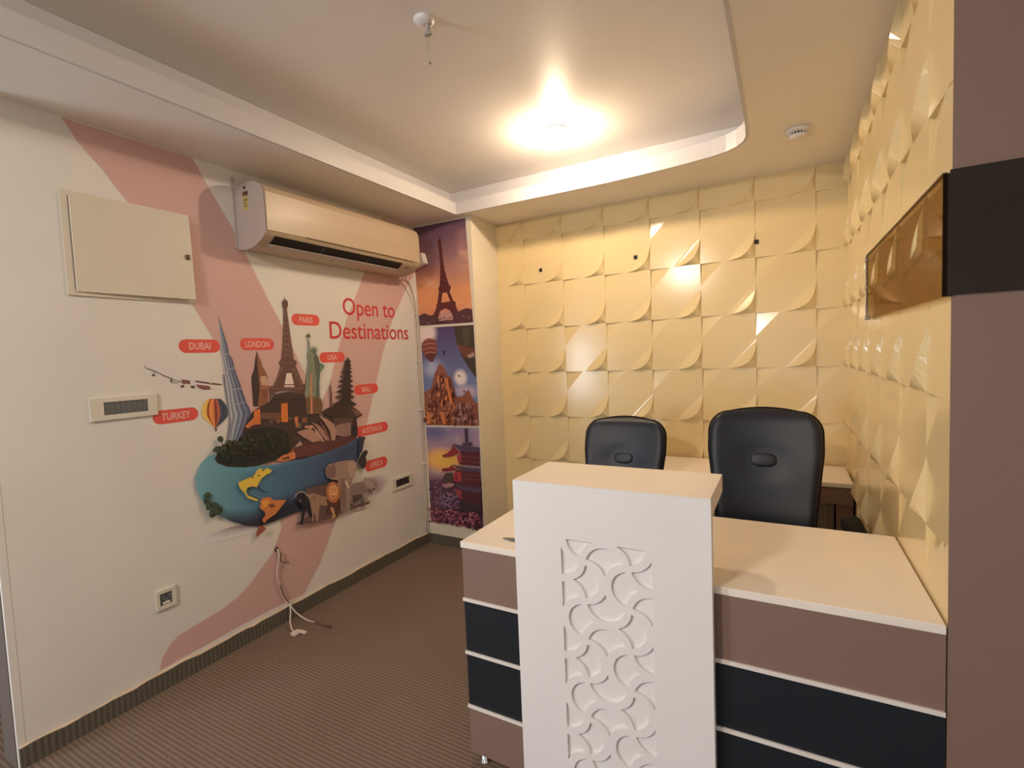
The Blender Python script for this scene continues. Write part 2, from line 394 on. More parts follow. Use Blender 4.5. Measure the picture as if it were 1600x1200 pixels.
# ------------------------------------------------------------------ printing kit (flat prints on flat surfaces)
class Print:
    def __init__(s, ax, v, sign, step=0.00012):
        s.bm = bmesh.new(); s.lay = s.bm.loops.layers.float_color.new('ink')
        s.ax, s.v, s.sign, s.k, s.step = ax, v, sign, 0, step
    def at(s, px, py):
        p = ray_hit(px, py, s.ax, s.v); return p
    def off(s):
        return s.sign*(0.0006+s.k*s.step)
    def face3(s, P, cols):
        q = []
        o = s.off()
        for p in P:
            p = Vector(p); p[s.ax] += o; q.append(s.bm.verts.new(p))
        f = s.bm.faces.new(q)
        f.normal_update()
        if f.normal[s.ax]*s.sign < 0: f.normal_flip()
        m_ = {v.index: None for v in q}
        for l in f.loops:
            i = q.index(l.vert); c = cols[i] if isinstance(cols, list) else cols; l[s.lay] = (*c, 1)
    def poly(s, pts, col):
        s.k += 1
        P = [s.at(*p) for p in pts]
        o = s.off(); n3 = []
        for p in P:
            p = Vector(p); p[s.ax] += o; n3.append(p)
        vs = [s.bm.verts.new(p) for p in n3]
        for t in tessellate_polygon([n3]):
            try: f = s.bm.faces.new([vs[i] for i in t])
            except ValueError: continue
            f.normal_update()
            if f.normal[s.ax]*s.sign < 0: f.normal_flip()
            for l in f.loops: l[s.lay] = (*pc(*col), 1)
    def grad(s, pts, fn, cell=4.0):
        """polygon cut into little cells, each corner inked by fn(px, py)"""
        s.k += 1
        x0 = min(p[0] for p in pts); x1 = max(p[0] for p in pts); y0 = min(p[1] for p in pts); y1 = max(p[1] for p in pts)
        n = max(1, math.ceil((x1-x0)/cell)); mm = max(1, math.ceil((y1-y0)/cell))
        for j in range(mm):
            ya, yb = y0+(y1-y0)*j/mm, y0+(y1-y0)*(j+1)/mm
            row = clip(clip(pts, 0, 1, ya), 0, -1, -yb)
            if len(row) < 3: continue
            for i in range(n):
                xa, xb = x0+(x1-x0)*i/n, x0+(x1-x0)*(i+1)/n
                pl = clip(clip(row, 1, 0, xa), -1, 0, -xb)
                q = []
                for p in pl:
                    if not q or abs(p[0]-q[-1][0])+abs(p[1]-q[-1][1]) > 1e-4: q.append(p)
                if len(q) > 1 and abs(q[0][0]-q[-1][0])+abs(q[0][1]-q[-1][1]) < 1e-4: q.pop()
                if len(q) < 3: continue
                s.face3([s.at(*p) for p in q], [pc(*fn(*p)) for p in q])
    def ell(s, cx, cy, rx, ry, col, n=16, a=0.0):
        c, d = math.cos(a), math.sin(a)
        s.poly([(cx+rx*math.cos(t)*c-ry*math.sin(t)*d, cy+rx*math.cos(t)*d+ry*math.sin(t)*c) for t in [2*PI*k/n for k in range(n)]], col)
    def line(s, pts, w, col):
        for a, b in zip(pts, pts[1:]):
            dx, dy = b[0]-a[0], b[1]-a[1]; L = math.hypot(dx, dy) or 1; nx, ny = -dy/L*w/2, dx/L*w/2
            s.poly([(a[0]+nx, a[1]+ny), (b[0]+nx, b[1]+ny), (b[0]-nx, b[1]-ny), (a[0]-nx, a[1]-ny)], col)
    def strips(s, left, right, cols):
        """vertical stripes between two side lines of equal length"""
        n = len(cols)
        for i, c in enumerate(cols):
            a, b = i/n, (i+1)/n
            L = [(l[0]+(r[0]-l[0])*a, l[1]+(r[1]-l[1])*a) for l, r in zip(left, right)]
            R_ = [(l[0]+(r[0]-l[0])*b, l[1]+(r[1]-l[1])*b) for l, r in zip(left, right)]
            k = s.k
            for j in range(len(left)-1): s.k = k; s.poly([L[j], R_[j], R_[j+1], L[j+1]], c)
    def done(s, name, mtl, parent=None):
        me = bpy.data.meshes.new(name); s.bm.to_mesh(me); s.bm.free(); me.materials.append(mtl)
        o = bpy.data.objects.new(name, me); S.collection.objects.link(o)
        if parent is not None: o.parent = parent; o.location = -parent_origin(parent)
        return o
def tr_(sx, sy, sc):
    return lambda pts: [(sx+x/sc, sy+y/sc) for x, y in pts]
zA = tr_(300, 460, 6); zB = tr_(440, 500, 6); zC = tr_(290, 650, 6); zD = tr_(440, 640, 6); zE = tr_(220, 560, 10); zF = tr_(200, 430, 2.791)
def mix(a, b, t): t = max(0, min(1, t)); return tuple(x+(y-x)*t for x, y in zip(a, b))
def vn(x, y, s=1.0, seed=0):
    """smooth value noise 0..1"""
    x, y = x*s, y*s; xi, yi = math.floor(x), math.floor(y); fx, fy = x-xi, y-yi
    h = lambda i, j: (math.sin(i*127.1+j*311.7+seed*74.7)*43758.5453) % 1
    fx = fx*fx*(3-2*fx); fy = fy*fy*(3-2*fy)
    return (h(xi, yi)*(1-fx)+h(xi+1, yi)*fx)*(1-fy)+(h(xi, yi+1)*(1-fx)+h(xi+1, yi+1)*fx)*fy
def fbm(x, y, s=1.0, seed=0): return 0.55*vn(x, y, s, seed)+0.3*vn(x, y, s*2.1, seed+1)+0.15*vn(x, y, s*4.3, seed+2)

def text_mesh(name, body, size, mtl, at, right, up, parent=None, bold=0.0, width=None):
    """flat lettering, centred on at"""
    cu = bpy.data.curves.new(name, 'FONT'); cu.body = body; cu.size = size; cu.align_x = 'CENTER'; cu.align_y = 'CENTER'
    cu.offset = bold; cu.fill_mode = 'FRONT'; cu.space_character = 1.0
    t = bpy.data.objects.new(name+'_curve', cu); S.collection.objects.link(t)
    dg = bpy.context.evaluated_depsgraph_get(); dg.update()
    me = bpy.data.meshes.new_from_object(t.evaluated_get(dg)); bpy.data.objects.remove(t)
    xs = [v.co.x for v in me.vertices]; ys = [v.co.y for v in me.vertices]
    k = (width/(max(xs)-min(xs))) if width else 1.0
    cx, cy = (max(xs)+min(xs))/2, (max(ys)+min(ys))/2
    right, up, at = Vector(right), Vector(up), Vector(at)
    for v in me.vertices: v.co = at + right*(v.co.x-cx)*k + up*(v.co.y-cy)
    me.name = name; me.materials.clear(); me.materials.append(mtl)
    o = bpy.data.objects.new(name, me); S.collection.objects.link(o)
    if parent is not None: o.parent = parent; o.location = -parent_origin(parent)
    return o

# ------------------------------------------------------------------ the wall mural
mural = thing('wall_mural', 'printed travel mural with world landmarks in a blue bowl on the left wall', 'mural', (0, 1.8, 0))
WHITE = (197, 178, 164); PINK = (183, 136, 121)
pr = Print(0, 0.0, 1)
pr.poly([(95, 183), (190, 213), (300, 246.5), (330, 300), (365, 360), (415, 460), (441, 510), (477, 585), (495, 645), (515, 600), (528, 547), (541, 500), (568, 430), (592, 350), (598, 341),
         (643, 357.5), (648, 425), (636, 448), (613, 500), (597, 555), (573, 662), (560, 710), (525, 812), (500, 880), (475, 928), (440, 944), (380, 975), (310, 1014), (249, 1048), (253, 1030), (265, 1008), (280, 992), (300, 980), (350, 950), (370, 934), (390, 913), (425, 865), (440, 825),
         (420, 740), (385, 645), (345, 553), (333, 529), (300, 475), (255, 398), (200, 318), (160, 265), (120, 220), (105, 197)], PINK)
pr.done('colour_band', M['ink'], mural)

pr = Print(0, 0.0, 1, 0.00005); pr.k = 8
# soft printed shade under the bowl and behind the rhino
pr.grad(zC([(140, 1200), (180, 1120), (420, 1040), (640, 1000), (700, 1090), (560, 1120), (400, 1160), (260, 1190)]),
        lambda x, y: mix(WHITE, (120, 80, 85), 0.9*max(0, 1-abs((y-(833-(x-320)*0.26)))/14)*max(0, min(1, (x-318)/60))), 5)
pr.grad(zD([(590, 740), (700, 690), (800, 640), (960, 600), (1000, 660), (940, 760), (860, 830), (700, 890), (600, 900)]),
        lambda x, y: mix(WHITE, (125, 88, 85), 0.85*max(0, 1-math.hypot((x-582)/28, (y-757)/20))), 5)
# aeroplane
pr.poly(zE([(45, 105), (75, 82), (150, 72), (350, 145), (560, 225), (740, 300), (850, 352), (960, 372), (1080, 400), (1085, 485), (980, 490), (880, 465), (800, 430), (680, 400), (560, 345), (380, 280), (230, 205), (100, 160)]), (196, 172, 160))
pr.poly(zE([(45, 110), (100, 152), (230, 198), (380, 272), (560, 338), (700, 395), (690, 402), (560, 352), (380, 288), (230, 212), (100, 166), (55, 128)]), (84, 58, 50))
pr.poly(zE([(620, 325), (765, 345), (775, 405), (650, 385)]), (120, 68, 62))
pr.poly(zE([(850, 405), (1075, 432), (1085, 487), (980, 490), (900, 462)]), (118, 66, 62))
pr.poly(zE([(850, 345), (1265, 402), (1262, 420), (1100, 408), (850, 372)]), (98, 62, 56))
pr.poly(zE([(1070, 385), (1090, 335), (1108, 330), (1100, 400)]), (190, 165, 152))
pr.poly(zE([(1085, 468), (1200, 478), (1085, 484)]), (170, 135, 122))
pr.ell(*zE([(518, 360)])[0], 6.6, 3.8, (160, 140, 126), a=0.15); pr.ell(*zE([(475, 350)])[0], 1.6, 3.0, (90, 70, 60))
pr.ell(*zE([(810, 447)])[0], 3.6, 2.3, (92, 64, 55)); pr.ell(*zE([(195, 262)])[0], 2.8, 1.7, (84, 60, 54)); pr.ell(*zE([(650, 437)])[0], 3.2, 1.8, (78, 50, 46))
pr.line(zE([(205, 205), (205, 258)]), 1.0, (120, 95, 85)); pr.line(zE([(655, 385), (655, 430)]), 1.0, (120, 95, 85))
# tall blue tower
LA = zA([(238, 195), (249, 260), (254, 330), (262, 420), (266, 500), (272, 560), (283, 640), (300, 740), (309, 800), (320, 860), (330, 960), (345, 1080), (362, 1200)]) + zC([(385, 130), (387, 235)])
RA = zA([(240, 195), (268, 272), (284, 335), (312, 420), (335, 500), (346, 565), (378, 610), (396, 690), (418, 760), (446, 830), (468, 900), (505, 1010), (548, 1100)]) + zC([(585, 60), (500, 235)])
LA[-3] = zA([(355, 1150)])[0]; LA = LA[:-2] + zC([(392, 110), (395, 235)])
pr.strips(LA, RA, [(168, 150, 142), (120, 112, 116), (156, 146, 142), (98, 95, 106), (128, 124, 130), (84, 80, 92), (108, 104, 114), (78, 70, 82)])
pr.strips(zA([(283, 760), (300, 880), (318, 1010), (340, 1180)]) + zC([(375, 235)]), zA([(300, 740), (318, 880), (338, 1010), (362, 1180)]) + zC([(400, 235)]), [(140, 128, 122), (98, 92, 98)])
pr.strips(zA([(500, 1040), (520, 1130), (530, 1200)]), zA([(528, 1045), (548, 1110), (566, 1200)]), [(88, 88, 104), (74, 72, 88)])
for a, b in (((318, 700), (398, 690)), ((284, 560), (345, 560)), ((330, 900), (468, 880)), ((350, 1040), (505, 1010))):
    pr.line(zA([a, b]), 1.4, (150, 135, 132))
# balloon
bl = []
for k in range(13):
    v = k/12; w = math.sin(PI*min(1, v*0.86+0.10))**0.62 if v < 0.55 else (1-((v-0.55)/0.45)**1.35)*0.94+0.06
    bl.append((v, w))
yy = lambda v: 630+450*v
Lb = zE([(1140-208*w+(20*v), yy(v)) for v, w in bl]); Rb = zE([(1140+208*w+(20*v), yy(v)) for v, w in bl])
pr.strips(Lb, Rb, [(212, 160, 88), (222, 158, 70), (150, 66, 44), (214, 128, 66), (196, 104, 58), (118, 52, 46), (170, 84, 62), (78, 68, 72), (58, 58, 68), (70, 66, 74)])
pr.line(zE([(1165, 1075), (1170, 1135)]), 2.2, (92, 62, 52))
# clock tower
pr.poly(zA([(603, 530), (618, 570), (630, 600), (646, 632), (652, 665), (690, 740), (706, 770), (697, 790), (712, 860), (712, 1040), (640, 1050), (572, 1050), (562, 900), (553, 780), (572, 720), (584, 680), (590, 610)]), (128, 78, 56))
pr.poly(zA([(603, 530), (606, 600), (612, 680), (622, 760), (630, 900), (612, 1050), (572, 1050), (562, 900), (553, 780), (572, 720), (584, 680), (590, 610)]), (62, 44, 40))
pr.poly(zA([(642, 768), (690, 762), (704, 800), (708, 858), (650, 852), (636, 800)]), (176, 132, 104))
pr.poly(zA([(640, 862), (712, 862), (708, 880), (640, 880)]), (160, 92, 62)); pr.poly(zA([(650, 900), (700, 900), (700, 960), (650, 960)]), (116, 66, 48))
# iron tower
T = [(865, 10), (868, 46), (888, 58), (896, 74), (896, 110), (886, 134), (894, 200), (906, 290), (921, 400), (938, 520), (950, 612), (978, 626), (978, 660), (966, 668), (1000, 745), (1030, 820), (1040, 842), (1058, 846), (1058, 896), (1050, 930), (1058, 1010), (725, 1010), (724, 930), (718, 896), (722, 862), (762, 858), (800, 762), (828, 668), (810, 656), (812, 628), (832, 614), (842, 520), (848, 400), (852, 290), (853, 200), (852, 134), (842, 110), (842, 74), (852, 56), (862, 46)]
pr.poly(zA(T), (96, 62, 52))
pr.poly(zA([(884, 738), (928, 738), (957, 868), (860, 868)]), (205, 172, 150))
pr.poly(zA([(860, 842), (952, 842), (953, 852), (858, 852)]), (96, 62, 52))
for k in range(9):
    y0 = 150+k*50; w0 = 14+k*5.0; y1 = y0+44; w1 = w0+4
    cx = 872+k*2.2; pr.line(zA([(cx-w0, y0), (cx+w1, y1)]), 0.5, (146, 104, 84)); pr.line(zA([(cx+w0, y0), (cx-w1, y1)]), 0.5, (138, 98, 80))
for sgn in (-1, 1):
    for k in range(4):
        xa = 892+sgn*(38+k*22); pr.line(zA([(xa, 690+k*42), (xa+sgn*38, 720+k*42)]), 0.6, (150, 108, 88)); pr.line(zA([(xa+sgn*30, 690+k*42), (xa+sgn*8, 728+k*42)]), 0.6, (150, 108, 88))
pr.line(zA([(815, 640), (975, 640)]), 0.8, (140, 98, 80)); pr.line(zA([(730, 880), (1055, 880)]), 0.8, (140, 98, 80))
pr.grad(zA([(728, 985), (740, 950), (790, 915), (860, 900), (940, 905), (1000, 925), (1040, 960), (1040, 1000), (900, 960), (800, 965)]), lambda x, y: mix((150, 126, 114), (92, 74, 70), (x-425)/40), 6)
# city mass
pr.poly(zF([(505, 655), (520, 630), (545, 590), (600, 560), (625, 545), (700, 545), (770, 540), (800, 560), (840, 600), (960, 580), (992, 600), (1000, 690), (990, 720), (900, 775), (780, 800), (640, 812), (560, 780), (500, 700)]), (66, 46, 42))
rng = random.Random(3)
for _ in range(46):
    x = rng.uniform(530, 860); y = rng.uniform(600, 770); w = rng.uniform(8, 34); h = rng.uniform(8, 26)
    c = rng.choice([(96, 66, 54), (54, 38, 38), (124, 74, 50), (84, 60, 60), (74, 52, 46), (110, 86, 72)])
    pr.poly(zF([(x, y), (x+w, y-h*.2), (x+w, y+h), (x, y+h)]), c)
pr.poly(zF([(545, 590), (572, 582), (574, 650), (545, 652)]), (190, 98, 48)); pr.poly(zF([(664, 560), (692, 556), (694, 640), (664, 640)]), (192, 100, 46))
pr.poly(zF([(620, 540), (770, 540), (760, 520), (700, 508), (630, 520)]), (70, 48, 44)); pr.poly(zF([(574, 600), (662, 600), (662, 625), (574, 628)]), (104, 66, 52))
pr.poly(zF([(505, 660), (545, 620), (545, 652), (520, 668)]), (186, 100, 60)); pr.poly(zF([(720, 620), (738, 615), (738, 660), (728, 665)]), (176, 98, 62))
# green statue
pr.poly(zB([(205, 700), (360, 735), (375, 800), (365, 880), (225, 880), (215, 760)]), (104, 72, 50))
pr.poly(zB([(238, 180), (250, 178), (262, 290), (290, 300), (318, 315), (332, 345), (352, 405), (385, 420), (388, 440), (372, 470), (352, 500), (345, 600), (348, 735), (280, 715), (212, 725), (205, 690), (222, 580), (234, 450), (245, 390), (232, 345), (236, 310), (246, 300)]), (122, 114, 92))
pr.poly(zB([(300, 310), (332, 345), (352, 405), (352, 500), (345, 600), (348, 735), (310, 720), (318, 560), (300, 430), (292, 350)]), (86, 84, 70))
for a, b in (((262, 330), (248, 560)), ((280, 400), (240, 640)), ((300, 470), (290, 690)), ((330, 430), (335, 600))): pr.line(zB([a, b]), 1.0, (96, 98, 76))
pr.ell(*zB([(296, 293)])[0], 3.9, 4.8, (92, 98, 78))
for a in range(7):
    t = math.radians(200+a*24); x, y = 296, 285; pr.line(zB([(x+22*math.cos(t), y+24*math.sin(t)), (x+40*math.cos(t), y+42*math.sin(t))]), 0.7, (80, 82, 64))
pr.ell(*zB([(243, 150)])[0], 3.0, 3.3, (92, 88, 66)); pr.poly(zB([(236, 140), (243, 112), (250, 140)]), (150, 120, 80))
pr.poly(zB([(350, 400), (385, 418), (388, 445), (365, 470), (350, 450)]), (104, 108, 84))
pr.poly(zB([(260, 500), (274, 500), (282, 880), (262, 880)]), (176, 112, 76))
# tiered temple
pr.poly(zB([(447, 575), (456, 640), (463, 700), (466, 820), (450, 820), (448, 700), (444, 640)]), (88, 58, 50))
tiers = [(350, 8, 370), (365, 30, 396), (400, 36, 430), (436, 42, 462), (470, 50, 496), (508, 58, 534), (545, 66, 580), (592, 74, 628), (640, 82, 678), (690, 92, 730), (745, 112, 800)]
for i, (y0, w, y1) in enumerate(tiers):
    cx = 614-i*3.0
    pr.poly(zB([(cx-w*0.35, y0), (cx+w*0.35, y0), (cx+w, y1-10), (cx+w*0.8, y1+4), (cx-w*0.8, y1+6), (cx-w*1.05, y1-8)]), (74, 52, 44) if i % 2 else (60, 42, 37))
pr.poly(zB([(590, 380), (630, 380), (640, 800), (550, 800)]), (56, 40, 36))
pr.poly(zB([(352, 866), (420, 825), (500, 805), (640, 805), (700, 840), (752, 888), (700, 915), (600, 930), (520, 930), (430, 900)]), (62, 43, 38))
pr.poly(zB([(640, 830), (700, 842), (750, 886), (690, 900)]), (112, 70, 58)); pr.poly(zB([(470, 920), (660, 915), (650, 1000), (480, 1000)]), (84, 56, 48))
pr.poly(zD([(500, 150), (560, 130), (640, 120), (640, 240), (580, 255), (500, 240)]), (134, 96, 84))
# shell roofs
pr.poly(zD([(115, 350), (170, 300), (420, 280), (640, 240), (690, 210), (690, 260), (600, 340), (430, 400), (250, 440), (100, 460)]), (86, 48, 44))
for k in range(4): pr.line(zD([(130, 370+k*22), (380, 320+k*22)]), 0.7, (122, 66, 58))
for sh, c in (([(345, 62), (400, 80), (450, 110), (480, 135), (502, 180), (505, 215), (490, 285), (460, 292), (440, 200), (400, 130)], (158, 112, 92)), ([(262, 112), (345, 150), (400, 215), (445, 285), (405, 290), (370, 250), (310, 160)], (148, 102, 86)),
              ([(340, 100), (395, 160), (430, 230), (452, 288), (440, 290), (400, 230)], (112, 66, 56)), ([(275, 150), (330, 200), (370, 260), (392, 305), (375, 302), (330, 250)], (170, 120, 98)),
              ([(128, 212), (200, 186), (262, 178), (310, 215), (362, 298), (330, 292), (285, 308), (200, 262)], (162, 112, 92)), ([(205, 152), (280, 146), (300, 170), (262, 178), (205, 172)], (172, 120, 92)), ([(112, 345), (165, 290), (185, 330), (130, 352)], (156, 116, 98))):
    pr.poly(zD(sh), c)
pr.poly(zC([(825, 415), (880, 370), (1000, 330), (1018, 350), (1018, 400), (900, 425)]), (186, 104, 66)); pr.poly(zC([(890, 395), (960, 375), (965, 400), (900, 410)]), (100, 56, 42))
pr.poly(zD([(650, 150), (690, 148), (700, 190), (690, 250), (640, 260), (640, 180)]), (52, 40, 40))
# bowl
bowl = zF([(378, 778), (345, 788), (310, 825), (288, 880), (293, 930), (312, 972), (345, 1010), (395, 1048), (450, 1074), (520, 1092), (570, 1093), (620, 1078), (700, 1045), (800, 1005), (890, 945), (955, 870), (1000, 800), (1022, 740), (1026, 712), (1000, 702), (1000, 708), (940, 742), (860, 772), (760, 800), (640, 824), (500, 838), (425, 835), (385, 820), (372, 800)])
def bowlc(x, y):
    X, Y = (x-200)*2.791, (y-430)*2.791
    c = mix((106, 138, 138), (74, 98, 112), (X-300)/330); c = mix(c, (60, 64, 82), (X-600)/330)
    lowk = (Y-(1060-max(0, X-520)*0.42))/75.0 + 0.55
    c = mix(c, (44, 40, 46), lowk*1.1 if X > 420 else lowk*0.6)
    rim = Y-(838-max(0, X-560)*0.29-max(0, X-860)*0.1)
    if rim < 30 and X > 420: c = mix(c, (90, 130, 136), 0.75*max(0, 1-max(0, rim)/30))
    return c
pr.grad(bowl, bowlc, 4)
# bushes in the bowl
pr.poly(zF([(372, 800), (385, 775), (410, 740), (440, 722), (470, 726), (500, 690), (540, 668), (600, 662), (650, 668), (690, 690), (700, 735), (690, 770), (640, 806), (560, 830), (500, 838), (425, 834), (385, 820)]), (44, 40, 34))
for _ in range(170):
    x = rng.uniform(385, 690); top = 735-(x-385)*0.4 if x < 520 else 682; y = rng.uniform(top+8, 812)
    if x > 600 and y > 780: continue
    t = max(0, 1-(y-top)/110); c = mix((38, 36, 30), (92, 90, 58), t*rng.uniform(.5, 1)*(0.8 if x < 560 else 0.5))
    pr.ell(*zF([(x, y)])[0], rng.uniform(1.5, 4), rng.uniform(1.2, 3), c, 8)
for cx, cy, r in ((305, 215, 30), (275, 312, 32), (250, 325, 14)):
    pr.ell(*zC([(cx, cy)])[0], r/6, r/6, (66, 66, 50), 12)
    for _ in range(8): pr.ell(*zC([(cx+rng.uniform(-r, r)*.7, cy+rng.uniform(-r, r)*.7)])[0], 1.8, 1.5, rng.choice([(84, 84, 60), (54, 56, 44)]), 7)
pr.line(zC([(315, 240), (325, 280)]), 1.2, (80, 66, 52))
blob = [(185, 745, 34), (180, 800, 34), (205, 840, 40), (250, 850, 46), (285, 880, 42), (240, 900, 40), (225, 925, 26)]
for cx, cy, r in blob: pr.ell(*zC([(cx, cy)])[0], r/6, r/6, (58, 64, 50), 12)
for _ in range(45):
    cx, cy, r = rng.choice(blob); pr.ell(*zC([(cx+rng.uniform(-r, r)*.75, cy+rng.uniform(-r, r)*.75)])[0], 2.0, 1.6, rng.choice([(76, 86, 60), (44, 50, 42), (62, 72, 54)]), 7)
pr.poly(zD([(750, 385), (775, 375), (785, 400), (765, 440), (775, 500), (750, 552), (728, 550), (700, 500), (712, 440), (735, 400)]), (50, 42, 38))
pr.poly(zD([(700, 250), (765, 255), (750, 300), (735, 380), (690, 460), (700, 330)]), (56, 48, 56))
# continents
pr.poly(zC([(468, 620), (540, 588), (615, 556), (640, 510), (668, 488), (715, 500), (745, 482), (768, 506), (790, 500), (770, 530), (735, 545), (690, 580), (652, 640), (640, 664), (600, 655), (555, 670), (540, 705), (560, 742), (600, 755), (662, 782), (640, 792), (560, 768), (525, 715), (480, 672)]), (204, 160, 62))
pr.poly(zC([(650, 640), (665, 660), (690, 700), (760, 705), (700, 715), (660, 690)]), (48, 52, 62))
pr.line(zC([(548, 690), (600, 662), (640, 672)]), 1.6, (52, 62, 68)); pr.line(zC([(566, 738), (620, 756), (672, 778)]), 1.4, (52, 56, 62))
for p in ((660, 556), (600, 572), (700, 505)): pr.ell(*zC([p])[0], 2.2, 1.0, (92, 70, 44), 8)
pr.poly(zC([(672, 795), (700, 765), (740, 755), (775, 762), (800, 788), (860, 782), (918, 785), (880, 835), (850, 875), (820, 912), (765, 950), (738, 968), (712, 1002), (690, 970), (722, 925), (716, 892), (682, 872), (664, 842), (680, 820)]), (186, 104, 56))
pr.poly(zC([(690, 800), (740, 775), (760, 800), (720, 850), (700, 850)]), (208, 132, 62)); pr.poly(zC([(750, 830), (790, 815), (815, 840), (780, 860)]), (104, 60, 46))
pr.poly(zC([(660, 1030), (700, 1018), (728, 1052), (700, 1085), (634, 1132), (640, 1075)]), (140, 72, 56))
# animals
pr.poly(zD([(110, 1060), (230, 1000), (500, 960), (640, 900), (800, 850), (800, 880), (600, 940), (440, 1010), (250, 1060), (120, 1075)]), (98, 66, 62))
pr.poly(zD([(200, 735), (400, 695), (420, 900), (380, 1000), (240, 960), (215, 850)]), (96, 66, 58))
pr.poly(zD([(385, 590), (392, 540), (420, 510), (470, 500), (490, 490), (560, 478), (610, 470), (650, 472), (678, 500), (684, 550), (660, 610), (636, 660), (630, 740), (618, 930), (560, 950), (530, 940), (520, 760), (500, 660), (440, 650), (400, 630)]), (142, 108, 92))
pr.poly(zD([(400, 540), (470, 505), (490, 560), (478, 630), (420, 640), (392, 600)]), (118, 84, 74)); pr.poly(zD([(590, 500), (650, 480), (676, 520), (655, 600), (620, 640), (600, 580)]), (160, 122, 102))
pr.poly(zD([(530, 640), (575, 640), (580, 760), (575, 930), (540, 930), (530, 760)]), (124, 90, 78))
for k in range(6): pr.line(zD([(534, 680+k*34), (576, 684+k*34)]), 0.5, (96, 68, 60))
pr.poly(zD([(570, 660), (586, 670), (610, 738), (598, 736), (574, 690)]), (206, 170, 140)); pr.ell(*zD([(500, 600)])[0], 0.9, 0.9, (50, 36, 32), 6)
pr.poly(zD([(620, 720), (650, 690), (740, 670), (790, 720), (790, 790), (770, 870), (745, 870), (730, 800), (700, 880), (660, 900), (625, 880)]), (124, 96, 86))
pr.poly(zD([(745, 640), (775, 630), (780, 660), (808, 625), (805, 665), (835, 680), (862, 735), (835, 755), (800, 740), (765, 720), (745, 690)]), (152, 120, 106))
pr.poly(zD([(640, 800), (740, 790), (700, 850), (640, 880)]), (84, 60, 56)); pr.poly(zD([(735, 790), (785, 770), (780, 866), (762, 868)]), (150, 120, 104))
pr.ell(*zD([(840, 742)])[0], 2.6, 1.5, (88, 62, 56), 8)
pr.poly(zD([(215, 790), (270, 780), (400, 820), (400, 900), (330, 890), (318, 1030), (300, 1045), (280, 940), (270, 1048), (262, 1050), (245, 900), (225, 850)]), (150, 110, 86))
for _ in range(34): pr.ell(*zD([(rng.uniform(232, 390), rng.uniform(800, 885))])[0], 0.8, 0.6, (92, 62, 50), 6)
pr.poly(zD([(112, 775), (200, 780), (235, 850), (262, 1000), (240, 1010), (200, 930), (165, 1078), (148, 1080), (165, 900), (120, 850)]), (40, 34, 36))
pr.line(zD([(100, 820), (110, 785), (150, 765), (190, 772), (212, 810)]), 1.7, (160, 132, 116)); pr.line(zD([(55, 800), (62, 775), (100, 790), (60, 830), (110, 845)]), 0.6, (110, 110, 116))
pr.ell(*zD([(140, 830)])[0], 4.6, 5.0, (44, 38, 40), 12); pr.ell(*zD([(142, 850)])[0], 2.6, 2.0, (92, 74, 70), 8)
pr.poly(zD([(395, 840), (520, 830), (500, 960), (505, 1000), (440, 1020), (470, 960), (410, 960)]), (84, 52, 40))
pr.ell(*zD([(455, 770)])[0], 11.5, 16.5, (164, 92, 54), 18); pr.ell(*zD([(455, 765)])[0], 7.6, 11.5, (194, 128, 80), 14)
pr.poly(zD([(425, 910), (455, 915), (480, 1000), (440, 1022), (450, 980)]), (184, 130, 84))
for p in ((440, 745), (474, 745)): pr.ell(*zD([p])[0], 0.9, 0.8, (60, 36, 28), 6)
pr.ell(*zD([(458, 785)])[0], 2.4, 2.2, (214, 160, 120), 8); pr.ell(*zD([(458, 808)])[0], 2.0, 1.2, (84, 44, 34), 8); pr.ell(*zD([(458, 775)])[0], 1.2, 0.9, (100, 54, 44), 6)
pr.ell(*zD([(420, 690)])[0], 1.8, 1.6, (150, 84, 54), 8); pr.ell(*zD([(495, 690)])[0], 1.8, 1.6, (150, 84, 54), 8)
pr.done('illustration', M['ink'], mural)

RED = mat('coral_red_ink', (0.80, 0.105, 0.085), 0.5); PALE = mat('pale_pink_ink', (0.85, 0.50, 0.46), 0.5)
HEAD = mat('red_heading_ink', (0.62, 0.045, 0.045), 0.5)
def pill(word, l, r, h, off=0.0062, tw=0.62):
    a, b = ray_hit(*l, 0, 0.0), ray_hit(*r, 0, 0.0)
    z = (a.z+b.z)/2; y0, y1 = a.y, b.y; mid = ((l[0]+r[0])/2, (l[1]+r[1])/2)
    hh = abs(ray_hit(mid[0], mid[1]-h/2, 0, 0).z-ray_hit(mid[0], mid[1]+h/2, 0, 0).z)/2
    bm = bmesh.new(); pts = []
    for k in range(13): t = PI/2+PI*k/12; pts.append((y0+hh+hh*math.cos(t), z+hh*math.sin(t)))
    for k in range(13): t = -PI/2+PI*k/12; pts.append((y1-hh+hh*math.cos(t), z+hh*math.sin(t)))
    prism(bm, pts, lambda u, v, s: (off-0.0058+0.0005*s, u, v))
    o = obj('name_tag', bm, RED, mural)
    text_mesh('lettering', word, hh*1.45, PALE, (off-0.0050, (y0+y1)/2, z), (0, 1, 0), (0, 0, 1), o, bold=hh*0.03, width=(y1-y0)*tw)
pill('DUBAI', (279, 541), (343.5, 540.5), 21, tw=0.52); pill('LONDON', (374.5, 537), (428, 538.5), 18.5, tw=0.70)
pill('PARIS', (455.5, 498.5), (499, 501), 17.5, tw=0.48); pill('USA', (499, 558), (538.5, 558.5), 16, tw=0.38)
pill('BALI', (553, 609), (590.5, 607), 15.5, tw=0.36); pill('AUSTRALIA', (555, 674), (606, 667), 16, tw=0.62)
pill('AFRICA', (570, 728.5), (605, 721), 17, tw=0.58); pill('TURKEY', (238.5, 653), (309.5, 646), 21, tw=0.64)
